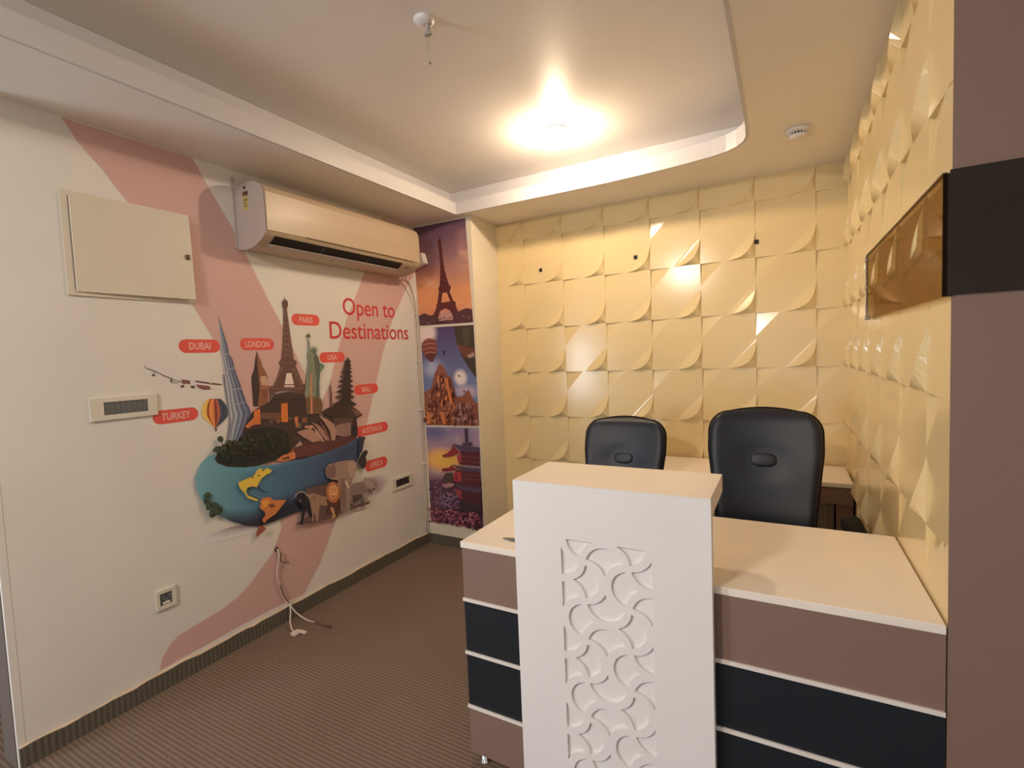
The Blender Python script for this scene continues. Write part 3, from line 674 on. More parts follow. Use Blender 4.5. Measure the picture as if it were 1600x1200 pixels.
text_mesh('lettering', 'Open to', 0.150, HEAD, (0.0012, 2.462, 1.732), (0, 1, 0), (0, 0, 1), mural, bold=0.0012, width=0.468)
text_mesh('lettering', 'Destinations', 0.150, HEAD, (0.0012, 2.472, 1.597), (0, 1, 0), (0, 0, 1), mural, bold=0.0012, width=0.715)

# ------------------------------------------------------------------ posters on the pillar
ILL = tuple(lin(v) for v in (190, 182, 180))
def poster(name, label, c, paint):
    t = Print(1, YP, -1)
    paint(t, c)
    o = t.done(name, M['photo']); tag(o, label, 'poster', 'landmark posters on the pillar'); return o
def q(c, u, v):
    """u right, v down inside the four corners TL TR BR BL"""
    a = mix(c[0], c[1], u); b = mix(c[3], c[2], u); return mix(a, b, v)
def mk(c): return lambda pts: [q(c, u, v) for u, v in pts]
def base(t, c, fn, cell=2.6):
    def inv(px, py):
        # approximate inverse: rows are near level
        vv = (py-(c[0][1]+c[1][1])/2)/((c[2][1]+c[3][1])/2-(c[0][1]+c[1][1])/2)
        l = mix(c[0], c[3], vv)[0]; r = mix(c[1], c[2], vv)[0]; u = (px-l)/(r-l)
        top = c[0][1]+(c[1][1]-c[0][1])*u; bot = c[3][1]+(c[2][1]-c[3][1])*u
        return u, (py-top)/(bot-top)
    t.grad(c, lambda x, y: fn(*inv(x, y)), cell)
c1 = [(644, 357), (727, 340.5), (739.5, 503.5), (656, 509)]
def paint_tower(t, c):
    def sky(u, v):
        a = mix((92, 66, 84), (120, 84, 92), v/0.35) if v < 0.35 else mix((120, 84, 92), (196, 128, 88), (v-0.35)/0.3)
        n = fbm(u*1.0, v*2.2, 3.2, 5); a = mix(a, (206, 158, 120) if v > 0.3 else (150, 108, 104), (n-0.45)*1.9)
        if u > 0.45: a = mix(a, (170, 124, 112), 0.5*max(0, 1-abs(v-0.45)/0.3))
        if v > 0.78: a = mix(a, (176, 96, 74), (v-0.78)*4)
        return a
    base(t, c, sky)
    m_ = mk(c)
    D, D2 = (84, 40, 40), (104, 54, 48)
    pl = [(0.50, 0.12), (0.515, 0.17), (0.525, 0.24), (0.53, 0.38), (0.555, 0.50), (0.60, 0.615), (0.63, 0.625), (0.63, 0.66), (0.605, 0.68), (0.66, 0.78), (0.70, 0.785), (0.70, 0.83), (0.76, 0.93), (0.62, 0.94), (0.585, 0.87), (0.50, 0.845), (0.40, 0.87), (0.34, 0.96), (0.20, 0.96), (0.33, 0.84), (0.34, 0.80), (0.36, 0.785), (0.405, 0.68), (0.40, 0.64), (0.43, 0.61), (0.455, 0.50), (0.465, 0.38), (0.462, 0.24), (0.455, 0.19), (0.475, 0.16)]
    t.poly(m_(pl), D)
    t.poly(m_([(0.47, 0.69), (0.55, 0.69), (0.60, 0.78), (0.435, 0.785)]), (196, 128, 88))
    for k in range(6): t.line(m_([(0.47-k*0.004, 0.30+k*0.05), (0.53+k*0.009, 0.33+k*0.05)]), 0.5, (132, 72, 56))
    t.poly(m_([(0, 0.90), (0.1, 0.875), (0.2, 0.90), (0.3, 0.905), (0.35, 0.95), (0.6, 0.955), (0.66, 0.90), (0.8, 0.875), (0.9, 0.86), (1, 0.875), (1, 1), (0, 1)]), (76, 46, 52))
    t.poly(m_([(0.36, 0.965), (0.38, 0.90), (0.45, 0.87), (0.56, 0.87), (0.62, 0.905), (0.64, 0.965)]), (172, 124, 118))
    r_ = random.Random(5)
    for _ in range(60): u, v = r_.uniform(0.02, 0.98), r_.uniform(0.93, 0.99); t.ell(*q(c, u, v), r_.uniform(.8, 2.6), r_.uniform(.4, 1), r_.choice([(96, 56, 56), (112, 72, 70), (62, 36, 42), (136, 92, 84)]), 6)
poster('poster', 'topmost pillar poster showing an iron lattice tower at sunset', c1, paint_tower)
c2 = [(657.2, 513), (740, 507.5), (748.8, 665.5), (665.4, 664)]
def paint_rocks(t, c):
    def sky(u, v):
        a = mix((72, 58, 92), (96, 104, 138), v/0.55); n = fbm(u, v, 5, 9)
        k = max(0, 1-math.hypot((u-0.08)/0.26, (v-0.05)/0.16)); a = mix(a, (206, 178, 174), min(1, k*2.4))
        k = max(0, 1-math.hypot((u-0.20)/0.26, (v-0.42)/0.13)); a = mix(a, (150, 148, 168), min(1, k*1.6)*n*1.6)
        k = max(0, 1-math.hypot((u-0.70)/0.15, (v-0.52)/0.10)); a = mix(a, (206, 184, 178), min(1, k*2.2))
        k = max(0, 1-math.hypot((u-0.78)/0.35, (v-0.66)/0.09)); a = mix(a, (160, 140, 158), min(1, k*1.6))
        return a
    base(t, c, sky); m_ = mk(c); r_ = random.Random(11)
    t.poly(m_([(0.62, 0.0), (1, 0.0), (1, 0.53), (0.86, 0.42), (0.74, 0.30), (0.66, 0.16)]), (62, 52, 44))
    t.poly(m_([(0.66, 0.18), (0.80, 0.20), (1, 0.24), (1, 0.31), (0.85, 0.33), (0.74, 0.29)]), (98, 58, 46)); t.poly(m_([(0.84, 0.30), (0.98, 0.27), (0.98, 0.31), (0.90, 0.33)]), (150, 122, 108))
    t.poly(m_([(0.78, 0.02), (0.92, 0.02), (0.90, 0.2), (0.80, 0.2)]), (72, 66, 52))
    t.ell(*q(c, 0.15, 0.20), 12.5, 14.5, (112, 58, 52), 18); t.poly(m_([(0.03, 0.27), (0.29, 0.25), (0.21, 0.345), (0.14, 0.35)]), (88, 46, 44))
    for k in range(4): t.line([q(c, 0.015+0.02*abs(k-1.5), 0.13+0.045*k), q(c, 0.15, 0.115+0.045*k), q(c, 0.295-0.02*abs(k-1.5), 0.125+0.045*k)], 1.9, (152, 92, 80))
    t.poly(m_([(0.40, 0.24), (0.445, 0.24), (0.44, 0.29), (0.405, 0.29)]), (60, 44, 74))
    rock = (124, 72, 58)
    t.poly(m_([(0.0, 0.66), (0.08, 0.64), (0.14, 0.62), (0.22, 0.47), (0.30, 0.385), (0.36, 0.375), (0.43, 0.44), (0.47, 0.50), (0.52, 0.50), (0.57, 0.62), (0.60, 0.71), (0.70, 0.71), (0.80, 0.66), (0.84, 0.64), (0.88, 0.69), (0.94, 0.76), (1, 0.78), (1, 1), (0, 1)]), rock)
    for _ in range(230):
        u = r_.uniform(0.02, 0.97); lo = 0.74 if u < 0.12 or u > 0.6 else 0.42+abs(u-0.36)*0.9; v = r_.uniform(lo+0.04, 0.98)
        t.ell(*q(c, u, v), r_.uniform(0.8, 2.2), r_.uniform(1.6, 5.0), r_.choice([(96, 50, 44), (156, 92, 64), (78, 42, 42), (140, 84, 70), (168, 112, 92), (184, 104, 62)]) if u < 0.6 else r_.choice([(104, 64, 64), (138, 92, 88), (84, 48, 50), (160, 112, 104)]), 7)
    for a, b in (((0.47, 0.52), (0.55, 0.78)), ((0.10, 0.86), (0.12, 0.98)), ((0.36, 0.86), (0.40, 0.98))): t.line(m_([a, b]), 5, (178, 100, 60))
    t.ell(*q(c, 0.715, 0.50), 1.5, 1.6, (70, 40, 48), 8); t.ell(*q(c, 0.60, 0.46), 0.9, 1.1, (110, 60, 66), 7); t.ell(*q(c, 0.80, 0.655), 1.6, 1.8, (88, 52, 56), 8)
poster('poster', 'middle pillar poster showing hot-air balloons over red rock spires', c2, paint_rocks)
c3 = [(665.8, 667.2), (748.6, 668.4), (755.9, 827), (673.9, 814.6)]
def paint_pagoda(t, c):
    def sky(u, v):
        a = mix((122, 106, 134), (150, 116, 122), v/0.3); n = fbm(u, v*1.6, 5, 3)
        a = mix(a, (92, 86, 122), max(0, 1-math.hypot((u-0.15)/0.3, (v-0.06)/0.10))*1.2)
        a = mix(a, (176, 146, 154), (n-0.5)*1.6)
        k = max(0, 1-math.hypot((u-0.30)/0.5, (v-0.34)/0.15)); a = mix(a, (222, 156, 74), min(1, k*1.5))
        if v > 0.46: a = mix(a, (96, 62, 80), (v-0.46)*8)
        return a
    base(t, c, sky); m_ = mk(c); r_ = random.Random(21)
    def blossoms(n, u0, u1, v0, v1, cols):
        for _ in range(n): t.ell(*q(c, r_.uniform(u0, u1), r_.uniform(v0, v1)), r_.uniform(1, 3.2), r_.uniform(0.8, 2), r_.choice(cols), 7)
    t.poly(m_([(0, 0.56), (0.3, 0.54), (1, 0.54), (1, 1), (0, 1)]), (92, 58, 72))
    blossoms(120, 0.02, 0.6, 0.58, 0.80, [(112, 70, 82), (84, 56, 76), (126, 84, 96), (74, 50, 66), (104, 78, 104)])
    Dk, Rd, Bl = (78, 36, 44), (128, 44, 54), (74, 58, 76)
    for k in range(7): t.ell(*q(c, 0.77, 0.015+k*0.019), 3.2-0.15*k, 1.2, (58, 44, 62), 8)
    t.poly(m_([(0.755, 0.02), (0.785, 0.02), (0.79, 0.15), (0.75, 0.15)]), (58, 44, 62)); t.poly(m_([(0.70, 0.15), (0.86, 0.14), (0.87, 0.175), (0.69, 0.175)]), (62, 48, 66))
    t.poly(m_([(0.52, 0.16), (0.62, 0.175), (0.80, 0.18), (1, 0.19), (1, 0.235), (0.78, 0.235), (0.66, 0.235), (0.58, 0.20)]), Bl)
    t.poly(m_([(0.52, 0.16), (0.55, 0.21), (0.66, 0.24), (0.55, 0.27), (0.46, 0.295), (0.32, 0.31), (0.30, 0.285), (0.40, 0.262), (0.48, 0.22)]), (122, 42, 50))
    t.poly(m_([(0.66, 0.235), (1, 0.235), (1, 0.375), (0.62, 0.37), (0.58, 0.31), (0.66, 0.25)]), Dk); t.poly(m_([(0.58, 0.28), (0.66, 0.255), (0.66, 0.35), (0.60, 0.34)]), (146, 52, 66))
    for v in (0.29, 0.335): t.poly(m_([(0.66, v-0.006), (1, v-0.004), (1, v+0.004), (0.66, v+0.004)]), (112, 56, 58))
    t.poly(m_([(0.48, 0.375), (0.60, 0.385), (0.80, 0.395), (1, 0.395), (1, 0.43), (0.78, 0.43), (0.60, 0.42)]), Bl)
    t.poly(m_([(0.48, 0.375), (0.50, 0.40), (0.60, 0.425), (0.50, 0.435), (0.29, 0.455), (0.28, 0.425), (0.42, 0.41)]), (116, 38, 50))
    t.poly(m_([(0.56, 0.43), (1, 0.43), (1, 0.575), (0.60, 0.56), (0.52, 0.545), (0.50, 0.47)]), Dk); t.poly(m_([(0.50, 0.455), (0.64, 0.445), (0.64, 0.54), (0.50, 0.545)]), (150, 50, 60)); t.poly(m_([(0.54, 0.47), (0.56, 0.468), (0.56, 0.53), (0.54, 0.53)]), (92, 36, 44))
    t.poly(m_([(0.28, 0.54), (0.34, 0.47), (0.46, 0.455), (0.50, 0.56), (0.40, 0.57)]), (72, 56, 54))
    for v in (0.47, 0.51): t.poly(m_([(0.66, v-0.006), (1, v-0.004), (1, v+0.004), (0.66, v+0.004)]), (106, 52, 56))
    t.poly(m_([(0.26, 0.60), (0.40, 0.565), (0.52, 0.57), (0.46, 0.605), (0.34, 0.62)]), (150, 104, 108))
    t.poly(m_([(0.52, 0.575), (0.70, 0.59), (1, 0.60), (1, 0.64), (0.72, 0.635), (0.60, 0.61)]), Bl)
    t.poly(m_([(0.60, 0.62), (1, 0.64), (1, 0.80), (0.66, 0.78), (0.56, 0.72)]), (70, 34, 42)); t.poly(m_([(0.52, 0.62), (0.64, 0.63), (0.64, 0.72), (0.54, 0.70)]), (132, 52, 60))
    t.poly(m_([(0.60, 0.74), (1, 0.76), (1, 0.86), (0.56, 0.84)]), (52, 38, 48))
    blossoms(50, 0.22, 0.56, 0.68, 0.82, [(118, 92, 118), (104, 82, 108), (128, 88, 104)])
    blossoms(200, 0.02, 0.98, 0.83, 0.985, [(146, 80, 92), (124, 64, 78), (160, 96, 104), (92, 46, 60), (112, 56, 68)])
    blossoms(24, 0.7, 0.98, 0.92, 0.99, [(52, 32, 40), (66, 40, 46)])
poster('poster', 'lowest pillar poster showing a red pagoda above pink blossom', c3, paint_pagoda)

# ------------------------------------------------------------------ distribution box on the left wall
t = thing('distribution_box', 'cream metal electrical box with slightly open door on the left wall', 'electrical box', (0, 0.874, 1.70))
bm = bmesh.new(); y0, y1, z0, z1 = 0.872, 1.336, 1.700, 2.100
fr_ = 0.022
box(bm, (0, y0, z0), (0.008, y0+fr_, z1)); box(bm, (0, y1-fr_, z0), (0.008, y1, z1)); box(bm, (0, y0+fr_, z0), (0.008, y1-fr_, z0+fr_)); box(bm, (0, y0+fr_, z1-fr_), (0.008, y1-fr_, z1))
obj('frame', bm, M['box'], t)
obj('backing', B((0.0005, y0+fr_, z0+fr_), (0.003, y1-fr_, z1-fr_)), M['box'], t)
bm = bmesh.new(); vs = box(bm, (0.0085, y0+0.024, z0+0.014), (0.013, y1-0.006, z1-0.020), 0.0015)
for v in bm.verts: v.co.x += (v.co.y-y0)*0.045*(1.0 if v.co.z < 1.9 else 0.55)
obj('door', bm, M['box'], t)
o = obj('latch', B((0.030, y1-0.037, 1.892), (0.0345, y1-0.021, 1.915), 0.001), M['brownink'], t)

# ------------------------------------------------------------------ switch plates
def plate(name, label, y0, y1, z0, z1, wy0, wy1, wz0, wz1, dark, cat, th=0.010, shear=0.0):
    t = thing(name, label, cat, (0, y0, z0))
    bm = bmesh.new()
    box(bm, (0, y0, z0), (th, wy0, z1), 0.002, 2); box(bm, (0, wy1, z0), (th, y1, z1), 0.002, 2)
    box(bm, (0, wy0-0.001, z0), (th, wy1+0.001, wz0), 0.002, 2); box(bm, (0, wy0-0.001, wz1), (th, wy1+0.001, z1), 0.002, 2)
    obj('frame', bm, M['switch'], t)
    return t
t = plate('switch_plate', 'wide cream switch plate with long grey window left of the TURKEY tag', 0.905, 1.146, 1.205, 1.297, 0.952, 1.110, 1.226, 1.277, None, 'switch')
bm = bmesh.new()
for k in range(8): a = 0.9525+k*0.0197; box(bm, (0.001, a, 1.2265), (0.006, a+0.0190, 1.2765), 0.001)
obj('module', bm, M['switch_dark'], t)
t = plate('wall_socket', 'small square cream wall socket with dark window low on the left wall', 1.077, 1.160, 0.351, 0.440, 1.093, 1.143, 0.369, 0.421, None, 'socket')
obj('module', B((0.001, 1.0935, 0.3695), (0.005, 1.1425, 0.4205)), M['switch_dark'], t)
bm = bmesh.new()
for dy, dz in ((0, 0.013), (-0.011, -0.007), (0.011, -0.007)): lathe(bm, [(0.0035, 0.0), (0.0035, 0.0015)], (0.005, 1.118+dy, 0.395+dz), 'X', 10)
obj('pin_hole', bm, M['dark'], t)
bm = bmesh.new(); box(bm, (0.0048, 1.104, 0.372), (0.010, 1.132, 0.383), 0.001); obj('rocker', bm, M['switch'], t)
t = plate('wall_socket', 'small oblong cream wall socket with dark window near the pillar corner', 2.572, 2.782, 0.486, 0.578, 2.610, 2.752, 0.507, 0.558, None, 'socket')
bm = bmesh.new()
for k in range(3): a = 2.611+k*0.047; box(bm, (0.001, a, 0.5075), (0.005, a+0.0460, 0.5575), 0.001)
obj('module', bm, M['switch_black'], t)

# ------------------------------------------------------------------ air conditioner
ac = thing('air_conditioner', 'ivory wall split air conditioner above the mural', 'air conditioner', (0, 1.57, 1.97))
AY0, AY1 = 1.571, 2.725
def ac_prof():
    p = [(0.0, 2.285), (0.05, 2.300), (0.11, 2.303), (0.165, 2.292), (0.205, 2.268), (0.222, 2.238), (0.226, 2.14), (0.224, 2.050)]
    return p
low = [(0.222, 2.044), (0.212, 2.030), (0.190, 2.013), (0.165, 1.999), (0.135, 1.987), (0.10, 1.979), (0.06, 1.976), (0.0, 1.985)]
bm = bmesh.new(); prof = ac_prof() + low
prism(bm, prof, lambda u, v, s: (u, AY0+0.004 if s == 0 else AY1-0.004, v)); obj('body', bm, M['ac'], ac)
# side cheeks
for nm, a, b in (('side_panel', AY0, AY0+0.004), ('side_panel', AY1-0.004, AY1)):
    bm = bmesh.new(); prism(bm, [(u*0.995, v) for u, v in prof], lambda u, v, s: (u, a if s == 0 else b, v)); obj(nm, bm, M['ac_side'], ac)
# mounting plate edge
obj('back_plate', B((0.0, AY0-0.012, 1.99), (0.006, AY0, 2.340)), M['ac_side'], ac)
# front panel
bm = bmesh.new(); fp = [(0.214, 2.262), (0.2275, 2.236), (0.2315, 2.14), (0.2290, 2.052), (0.2255, 2.052), (0.2265, 2.14), (0.2225, 2.238), (0.209, 2.264)]
prism(bm, fp, lambda u, v, s: (u, AY0+0.006 if s == 0 else AY1-0.006, v)); obj('front_panel', bm, M['ac'], ac)
# raised smile moulding
bm = bmesh.new(); n = 24; top = []; bot = []
ya, yb = 1.80, 2.66
for k in range(n+1):
    s_ = k/n; y = ya+(yb-ya)*s_; top.append((y, 2.056+0.030*math.sin(PI*s_)**0.9)); bot.append((y, 2.0535))
pl = bot + top[::-1]
prism(bm, pl, lambda u, v, s: (0.2285+0.009*s+0.0, u, v)); obj('moulding', bm, M['ac'], ac)
# outlet: dark slot in the sloping underside with a flap
def lowpt(t_): # along the lower curve 0..1
    P = low; k = t_*(len(P)-1); i = min(int(k), len(P)-2); f_ = k-i
    return (P[i][0]+(P[i+1][0]-P[i][0])*f_, P[i][1]+(P[i+1][1]-P[i][1])*f_)
bm = bmesh.new(); s0, s1 = 0.12, 0.47
sl = [lowpt(s0+(s1-s0)*k/6) for k in range(7)]
pl = [(u+0.0012, v-0.0016) for u, v in sl] + [(u-0.004, v+0.004) for u, v in sl[::-1]]
prism(bm, pl, lambda u, v, s: (u, AY0+0.055 if s == 0 else AY1-0.165, v)); obj('air_outlet', bm, M['dark'], ac)
bm = bmesh.new(); a = lowpt(0.40); b_ = lowpt(0.50)
pl = [(a[0]+0.004, a[1]-0.004), (b_[0]+0.002, b_[1]-0.006), (b_[0]+0.002, b_[1]-0.0085), (a[0]+0.005, a[1]-0.0065)]
prism(bm, pl, lambda u, v, s: (u, AY0+0.050 if s == 0 else AY1-0.180, v)); obj('flap', bm, M['ac_side'], ac)
for yv in (1.93, 2.27):
    bm = bmesh.new(); a = lowpt(0.2); b_ = lowpt(0.46); prism(bm, [(a[0]+0.002, a[1]-0.003), (b_[0]+0.002, b_[1]-0.004), (b_[0]-0.004, b_[1]+0.004), (a[0]-0.004, a[1]+0.004)], lambda u, v, s: (u, yv+0.004*s, v)); obj('vane', bm, M['switch_dark'], ac)
obj('sticker', B((0.070, AY0-0.0010, 2.165), (0.105, AY0-0.0002, 2.232)), M['yellow'], ac)
bm = bmesh.new(); box(bm, (0.068, AY0-0.0014, 2.236), (0.108, AY0-0.0004, 2.256)); box(bm, (0.074, AY0-0.0014, 2.268), (0.092, AY0-0.0004, 2.282))
for z_, w_ in ((2.212, 0.026), (2.198, 0.015), (2.184, 0.022)): box(bm, (0.075, AY0-0.0016, z_), (0.075+w_, AY0-0.0012, z_+0.006))
obj('sticker', bm, M['brownink'], ac)['label'] = 'brown printed marks on the end sticker'
obj('badge', B((0.19, AY1-0.115, 2.0085), (0.205, AY1-0.095, 2.0145)), M['brownink'], ac)

# small junction box and the cables down the corner
t = thing('junction_box', 'small tilted white box beside the right end of the air conditioner', 'junction box', (0.05, 2.925, 2.06))
bm = bmesh.new(); box(bm, (0.03, 2.888, 2.078), (0.125, 2.938, 2.158), 0.003, 2)
bmesh.ops.rotate(bm, verts=bm.verts, cent=Vector((0.08, 2.91, 2.11)), matrix=Matrix.Rotation(-0.28, 3, 'Y')); obj('housing', bm, M['white_plastic'], t)
bm = bmesh.new(); tube(bm, [(0.10, 2.8885, 2.098), (0.10, 2.886, 2.098)], 0.003, 8); obj('screw', bm, M['steel'], t)
t = thing('cable_run', 'white cables clipped down the corner beside the posters', 'cable', (0.008, 2.93, 0.08))
c_pts = [(0.10, 2.73, 1.995), (0.03, 2.80, 1.985), (0.012, 2.86, 1.955), (0.010, 2.905, 1.87), (0.010, 2.925, 1.74), (0.009, 2.929, 1.40), (0.009, 2.932, 1.02), (0.009, 2.932, 0.61), (0.010, 2.925, 0.25), (0.010, 2.930, 0.082)]
bm = bmesh.new(); tube(bm, smooth_path(c_pts, 6), 0.0055, 8); obj('cable', bm, M['cable'], t, smooth=True)
c2_ = [(0.06, 2.735, 1.992), (0.02, 2.77, 1.96), (0.007, 2.82, 1.92), (0.006, 2.875, 1.84), (0.006, 2.905, 1.73), (0.006, 2.913, 1.40), (0.006, 2.917, 1.02), (0.006, 2.917, 0.61), (0.006, 2.912, 0.25), (0.006, 2.905, 0.085)]
bm = bmesh.new(); tube(bm, smooth_path(c2_, 6), 0.004, 8); obj('cable', bm, M['cable'], t, smooth=True)
for z_ in (1.735, 1.385, 1.02, 0.61): obj('clip', B((0.0, 2.903, z_-0.005), (0.016, 2.941, z_+0.005), 0.002), M['white_plastic'], t)

# loose wires from the hole in the wall
t = thing('loose_wires', 'loose white wires hanging from a hole low in the mural wall', 'wires', (0.01, 1.665, 0.02))
bm = bmesh.new(); lathe(bm, [(0.013, 0.0), (0.012, 0.0012)], (0.0, 1.667, 0.412), 'X', 14); obj('wall_hole', bm, M['dark'], t)
def wire(pts, r, mtl, nm='wire'):
    bm = bmesh.new(); tube(bm, smooth_path(pts, 6), r, 8); return obj(nm, bm, mtl, t, smooth=True)
wire([(0.001, 1.667, 0.415), (0.018, 1.668, 0.39), (0.014, 1.658, 0.33), (0.012, 1.650, 0.27), (0.014, 1.664, 0.22)], 0.0034, M['cable'])
wire([(0.014, 1.664, 0.22), (0.016, 1.672, 0.19), (0.012, 1.685, 0.15), (0.022, 1.705, 0.10)], 0.003, M['cable_dark'])
wire([(0.001, 1.668, 0.412), (0.02, 1.676, 0.385), (0.012, 1.680, 0.345), (0.016, 1.700, 0.330), (0.020, 1.722, 0.322)], 0.003, M['cable_dark'])
wire([(0.022, 1.705, 0.10), (0.035, 1.700, 0.06), (0.075, 1.665, 0.03), (0.12, 1.640, 0.012), (0.15, 1.632, 0.010)], 0.0036, M['cable'])
wire([(0.022, 1.705, 0.10), (0.05, 1.720, 0.05), (0.11, 1.735, 0.015), (0.17, 1.742, 0.008)], 0.0036, M['cable'])
wire([(0.17, 1.742, 0.008), (0.21, 1.748, 0.006), (0.255, 1.748, 0.006)], 0.0028, M['cable_dark'])
bm = bmesh.new(); box(bm, (0.150, 1.605, 0.002), (0.185, 1.650, 0.016), 0.003, 2); box(bm, (0.165, 1.640, 0.004), (0.215, 1.660, 0.013), 0.002); obj('connector', bm, M['cable'], t)
bm = bmesh.new(); tube(bm, [(0.25, 1.748, 0.007), (0.285, 1.750, 0.007)], 0.006, 8); obj('connector', bm, M['cable_dark'], t)

# ------------------------------------------------------------------ ceiling fittings
rc = Vector((1.307, 1.458, ZTRAY))
t = thing('ceiling_rose', 'white ceiling rose with bare hanging connector and wires', 'ceiling rose', rc)
bm = bmesh.new(); lathe(bm, [(0.036, 0.0), (0.036, 0.006), (0.030, 0.013), (0.016, 0.019), (0.008, 0.021)], rc, 'Z', 28, -1); obj('cover', bm, M['white_plastic'], t, smooth=True)
bm = bmesh.new(); box(bm, (rc.x+0.010, rc.y-0.006, rc.z-0.052), (rc.x+0.022, rc.y+0.006, rc.z-0.016), 0.002); box(bm, (rc.x+0.004, rc.y-0.009, rc.z-0.024), (rc.x+0.028, rc.y+0.009, rc.z-0.018), 0.001)
box(bm, (rc.x+0.003, rc.y-0.008, rc.z-0.060), (rc.x+0.029, rc.y+0.008, rc.z-0.052), 0.001); obj('connector', bm, M['steel'], t)
for dx, ln in ((0.011, 0.115), (0.021, 0.105)):
    bm = bmesh.new(); tube(bm, smooth_path([(rc.x+dx, rc.y, rc.z-0.055), (rc.x+dx-0.002, rc.y, rc.z-0.085), (rc.x+0.016, rc.y, rc.z-ln)], 5), 0.0009, 6); obj('wire', bm, M['steel'], t)
bm = bmesh.new(); tube(bm, [(rc.x+0.016, rc.y, rc.z-0.112), (rc.x+0.017, rc.y, rc.z-0.150)], 0.0004, 5); obj('wire', bm, M['cable'], t)
bm = bmesh.new(); tube(bm, [(rc.x+0.016, rc.y, rc.z-0.150), (rc.x+0.021, rc.y, rc.z-0.158)], 0.0022, 6); obj('wire_end', bm, M['brownink'], t)

t = thing('ceiling_lamp', 'glowing round bulb under the tray ceiling', 'lamp', (BULB.x, BULB.y, ZTRAY))
bm = bmesh.new(); lathe(bm, [(0.060, 0.0), (0.058, 0.006), (0.0345, 0.009), (0.0350, 0.030)], (BULB.x, BULB.y, ZTRAY), 'Z', 24, -1); obj('shielding_holder', bm, M['white_plastic'], t, smooth=True)  # unseen holder; collar added to block the bulb's steep upward light
bm = bmesh.new(); bmesh.ops.create_icosphere(bm, subdivisions=3, radius=BULB_R, matrix=Matrix.Translation(BULB)); obj('bulb', bm, M['bulb'], t, smooth=True)

sc_ = Vector((2.466, 2.690, ZC))
t = thing('smoke_detector', 'white round smoke detector on the dropped ceiling edge', 'smoke detector', sc_)
bm = bmesh.new(); lathe(bm, [(0.050, 0.0), (0.052, 0.010), (0.048, 0.016), (0.040, 0.018)], sc_, 'Z', 32, -1); obj('base', bm, M['white_plastic'], t, smooth=True)
bm = bmesh.new(); lathe(bm, [(0.033, 0.017), (0.033, 0.029)], sc_, 'Z', 32, -1); obj('core', bm, M['dark'], t)
bm = bmesh.new(); lathe(bm, [(0.038, 0.028), (0.036, 0.034), (0.026, 0.040), (0.010, 0.042)], sc_, 'Z', 32, -1); obj('cap', bm, M['white_plastic'], t, smooth=True)
bm = bmesh.new()
for k in range(18):
    a = 2*PI*k/18; c = sc_+Vector((0.036*math.cos(a), 0.036*math.sin(a), -0.023)); d = Vector((math.cos(a), math.sin(a), 0)); e = Vector((-math.sin(a), math.cos(a), 0))
    vs = [bm.verts.new(c+d*x*0.004+e*y_*0.0022+Vector((0, 0, z_*0.0065))) for x in (-1, 1) for y_ in (-1, 1) for z_ in (-1, 1)]
    for f_ in [(0, 1, 3, 2), (4, 6, 7, 5), (0, 4, 5, 1), (2, 3, 7, 6), (0, 2, 6, 4), (1, 5, 7, 3)]: bm.faces.new([vs[i] for i in f_])
obj('rib', bm, M['white_plastic'], t)

# ------------------------------------------------------------------ little black wall plugs on the relief
for (px, py), lb in (((845, 422), 'leftmost small black plug in the cream relief wall'), ((993, 402), 'middle small black plug in the cream relief wall, level with its neighbours'), ((1182, 378), 'rightmost small black plug in the cream relief wall')):
    p = ray_hit(px, py, 1, YB)
    tag(obj('wall_plug', B((p.x-0.011, YB-0.006, p.z-0.012), (p.x+0.011, YB+0.004, p.z+0.012), 0.001), M['dark']), lb, 'wall plug', 'black plugs in the relief wall')

# ------------------------------------------------------------------ glass shelf sheet + black glass band at the wall end
t = thing('tinted_glass', 'bronze tinted glass sheet fixed along the right relief wall', 'glass', (XR-0.02, YF, 1.48))
bm = bmesh.new(); box(bm, (XR-0.017, YF-0.004, 1.485), (XR-0.009, 2.410, 1.732), 0.0); obj('sheet', bm, M['glass'], t)
bm = bmesh.new(); box(bm, (XR-0.0175, 2.410, 1.485), (XR-0.0085, 2.414, 1.732)); box(bm, (XR-0.0185, 2.400, 1.485), (XR-0.017, 2.414, 1.732)); obj('end_strip', bm, M['steel'], t)
bm = bmesh.new(); box(bm, (XR-0.0168, YF-0.004, 1.484), (XR-0.0005, YF-0.0003, 1.732)); obj('front_strip', bm, M['blackglass'], t)
for z_ in (1.716, 1.608, 1.490):
    bm = bmesh.new(); box(bm, (XR-0.021, 2.396, z_-0.008), (XR-0.004, 2.417, z_+0.008), 0.002); obj('clip', bm, M['steel'], t)
obj('edge', B((XR-0.0172, YF-0.002, 1.7322), (XR-0.0088, 2.410, 1.7345)), mat('dark_glass_edge', (0.06, 0.035, 0.02), 0.3), t)
tag(obj('black_glass_strip', B((XR-0.006, YF-0.008, 1.487), (4.05, YF, 1.738), 0.001), M['blackglass']), 'black glass band across the taupe wall end', 'glass')

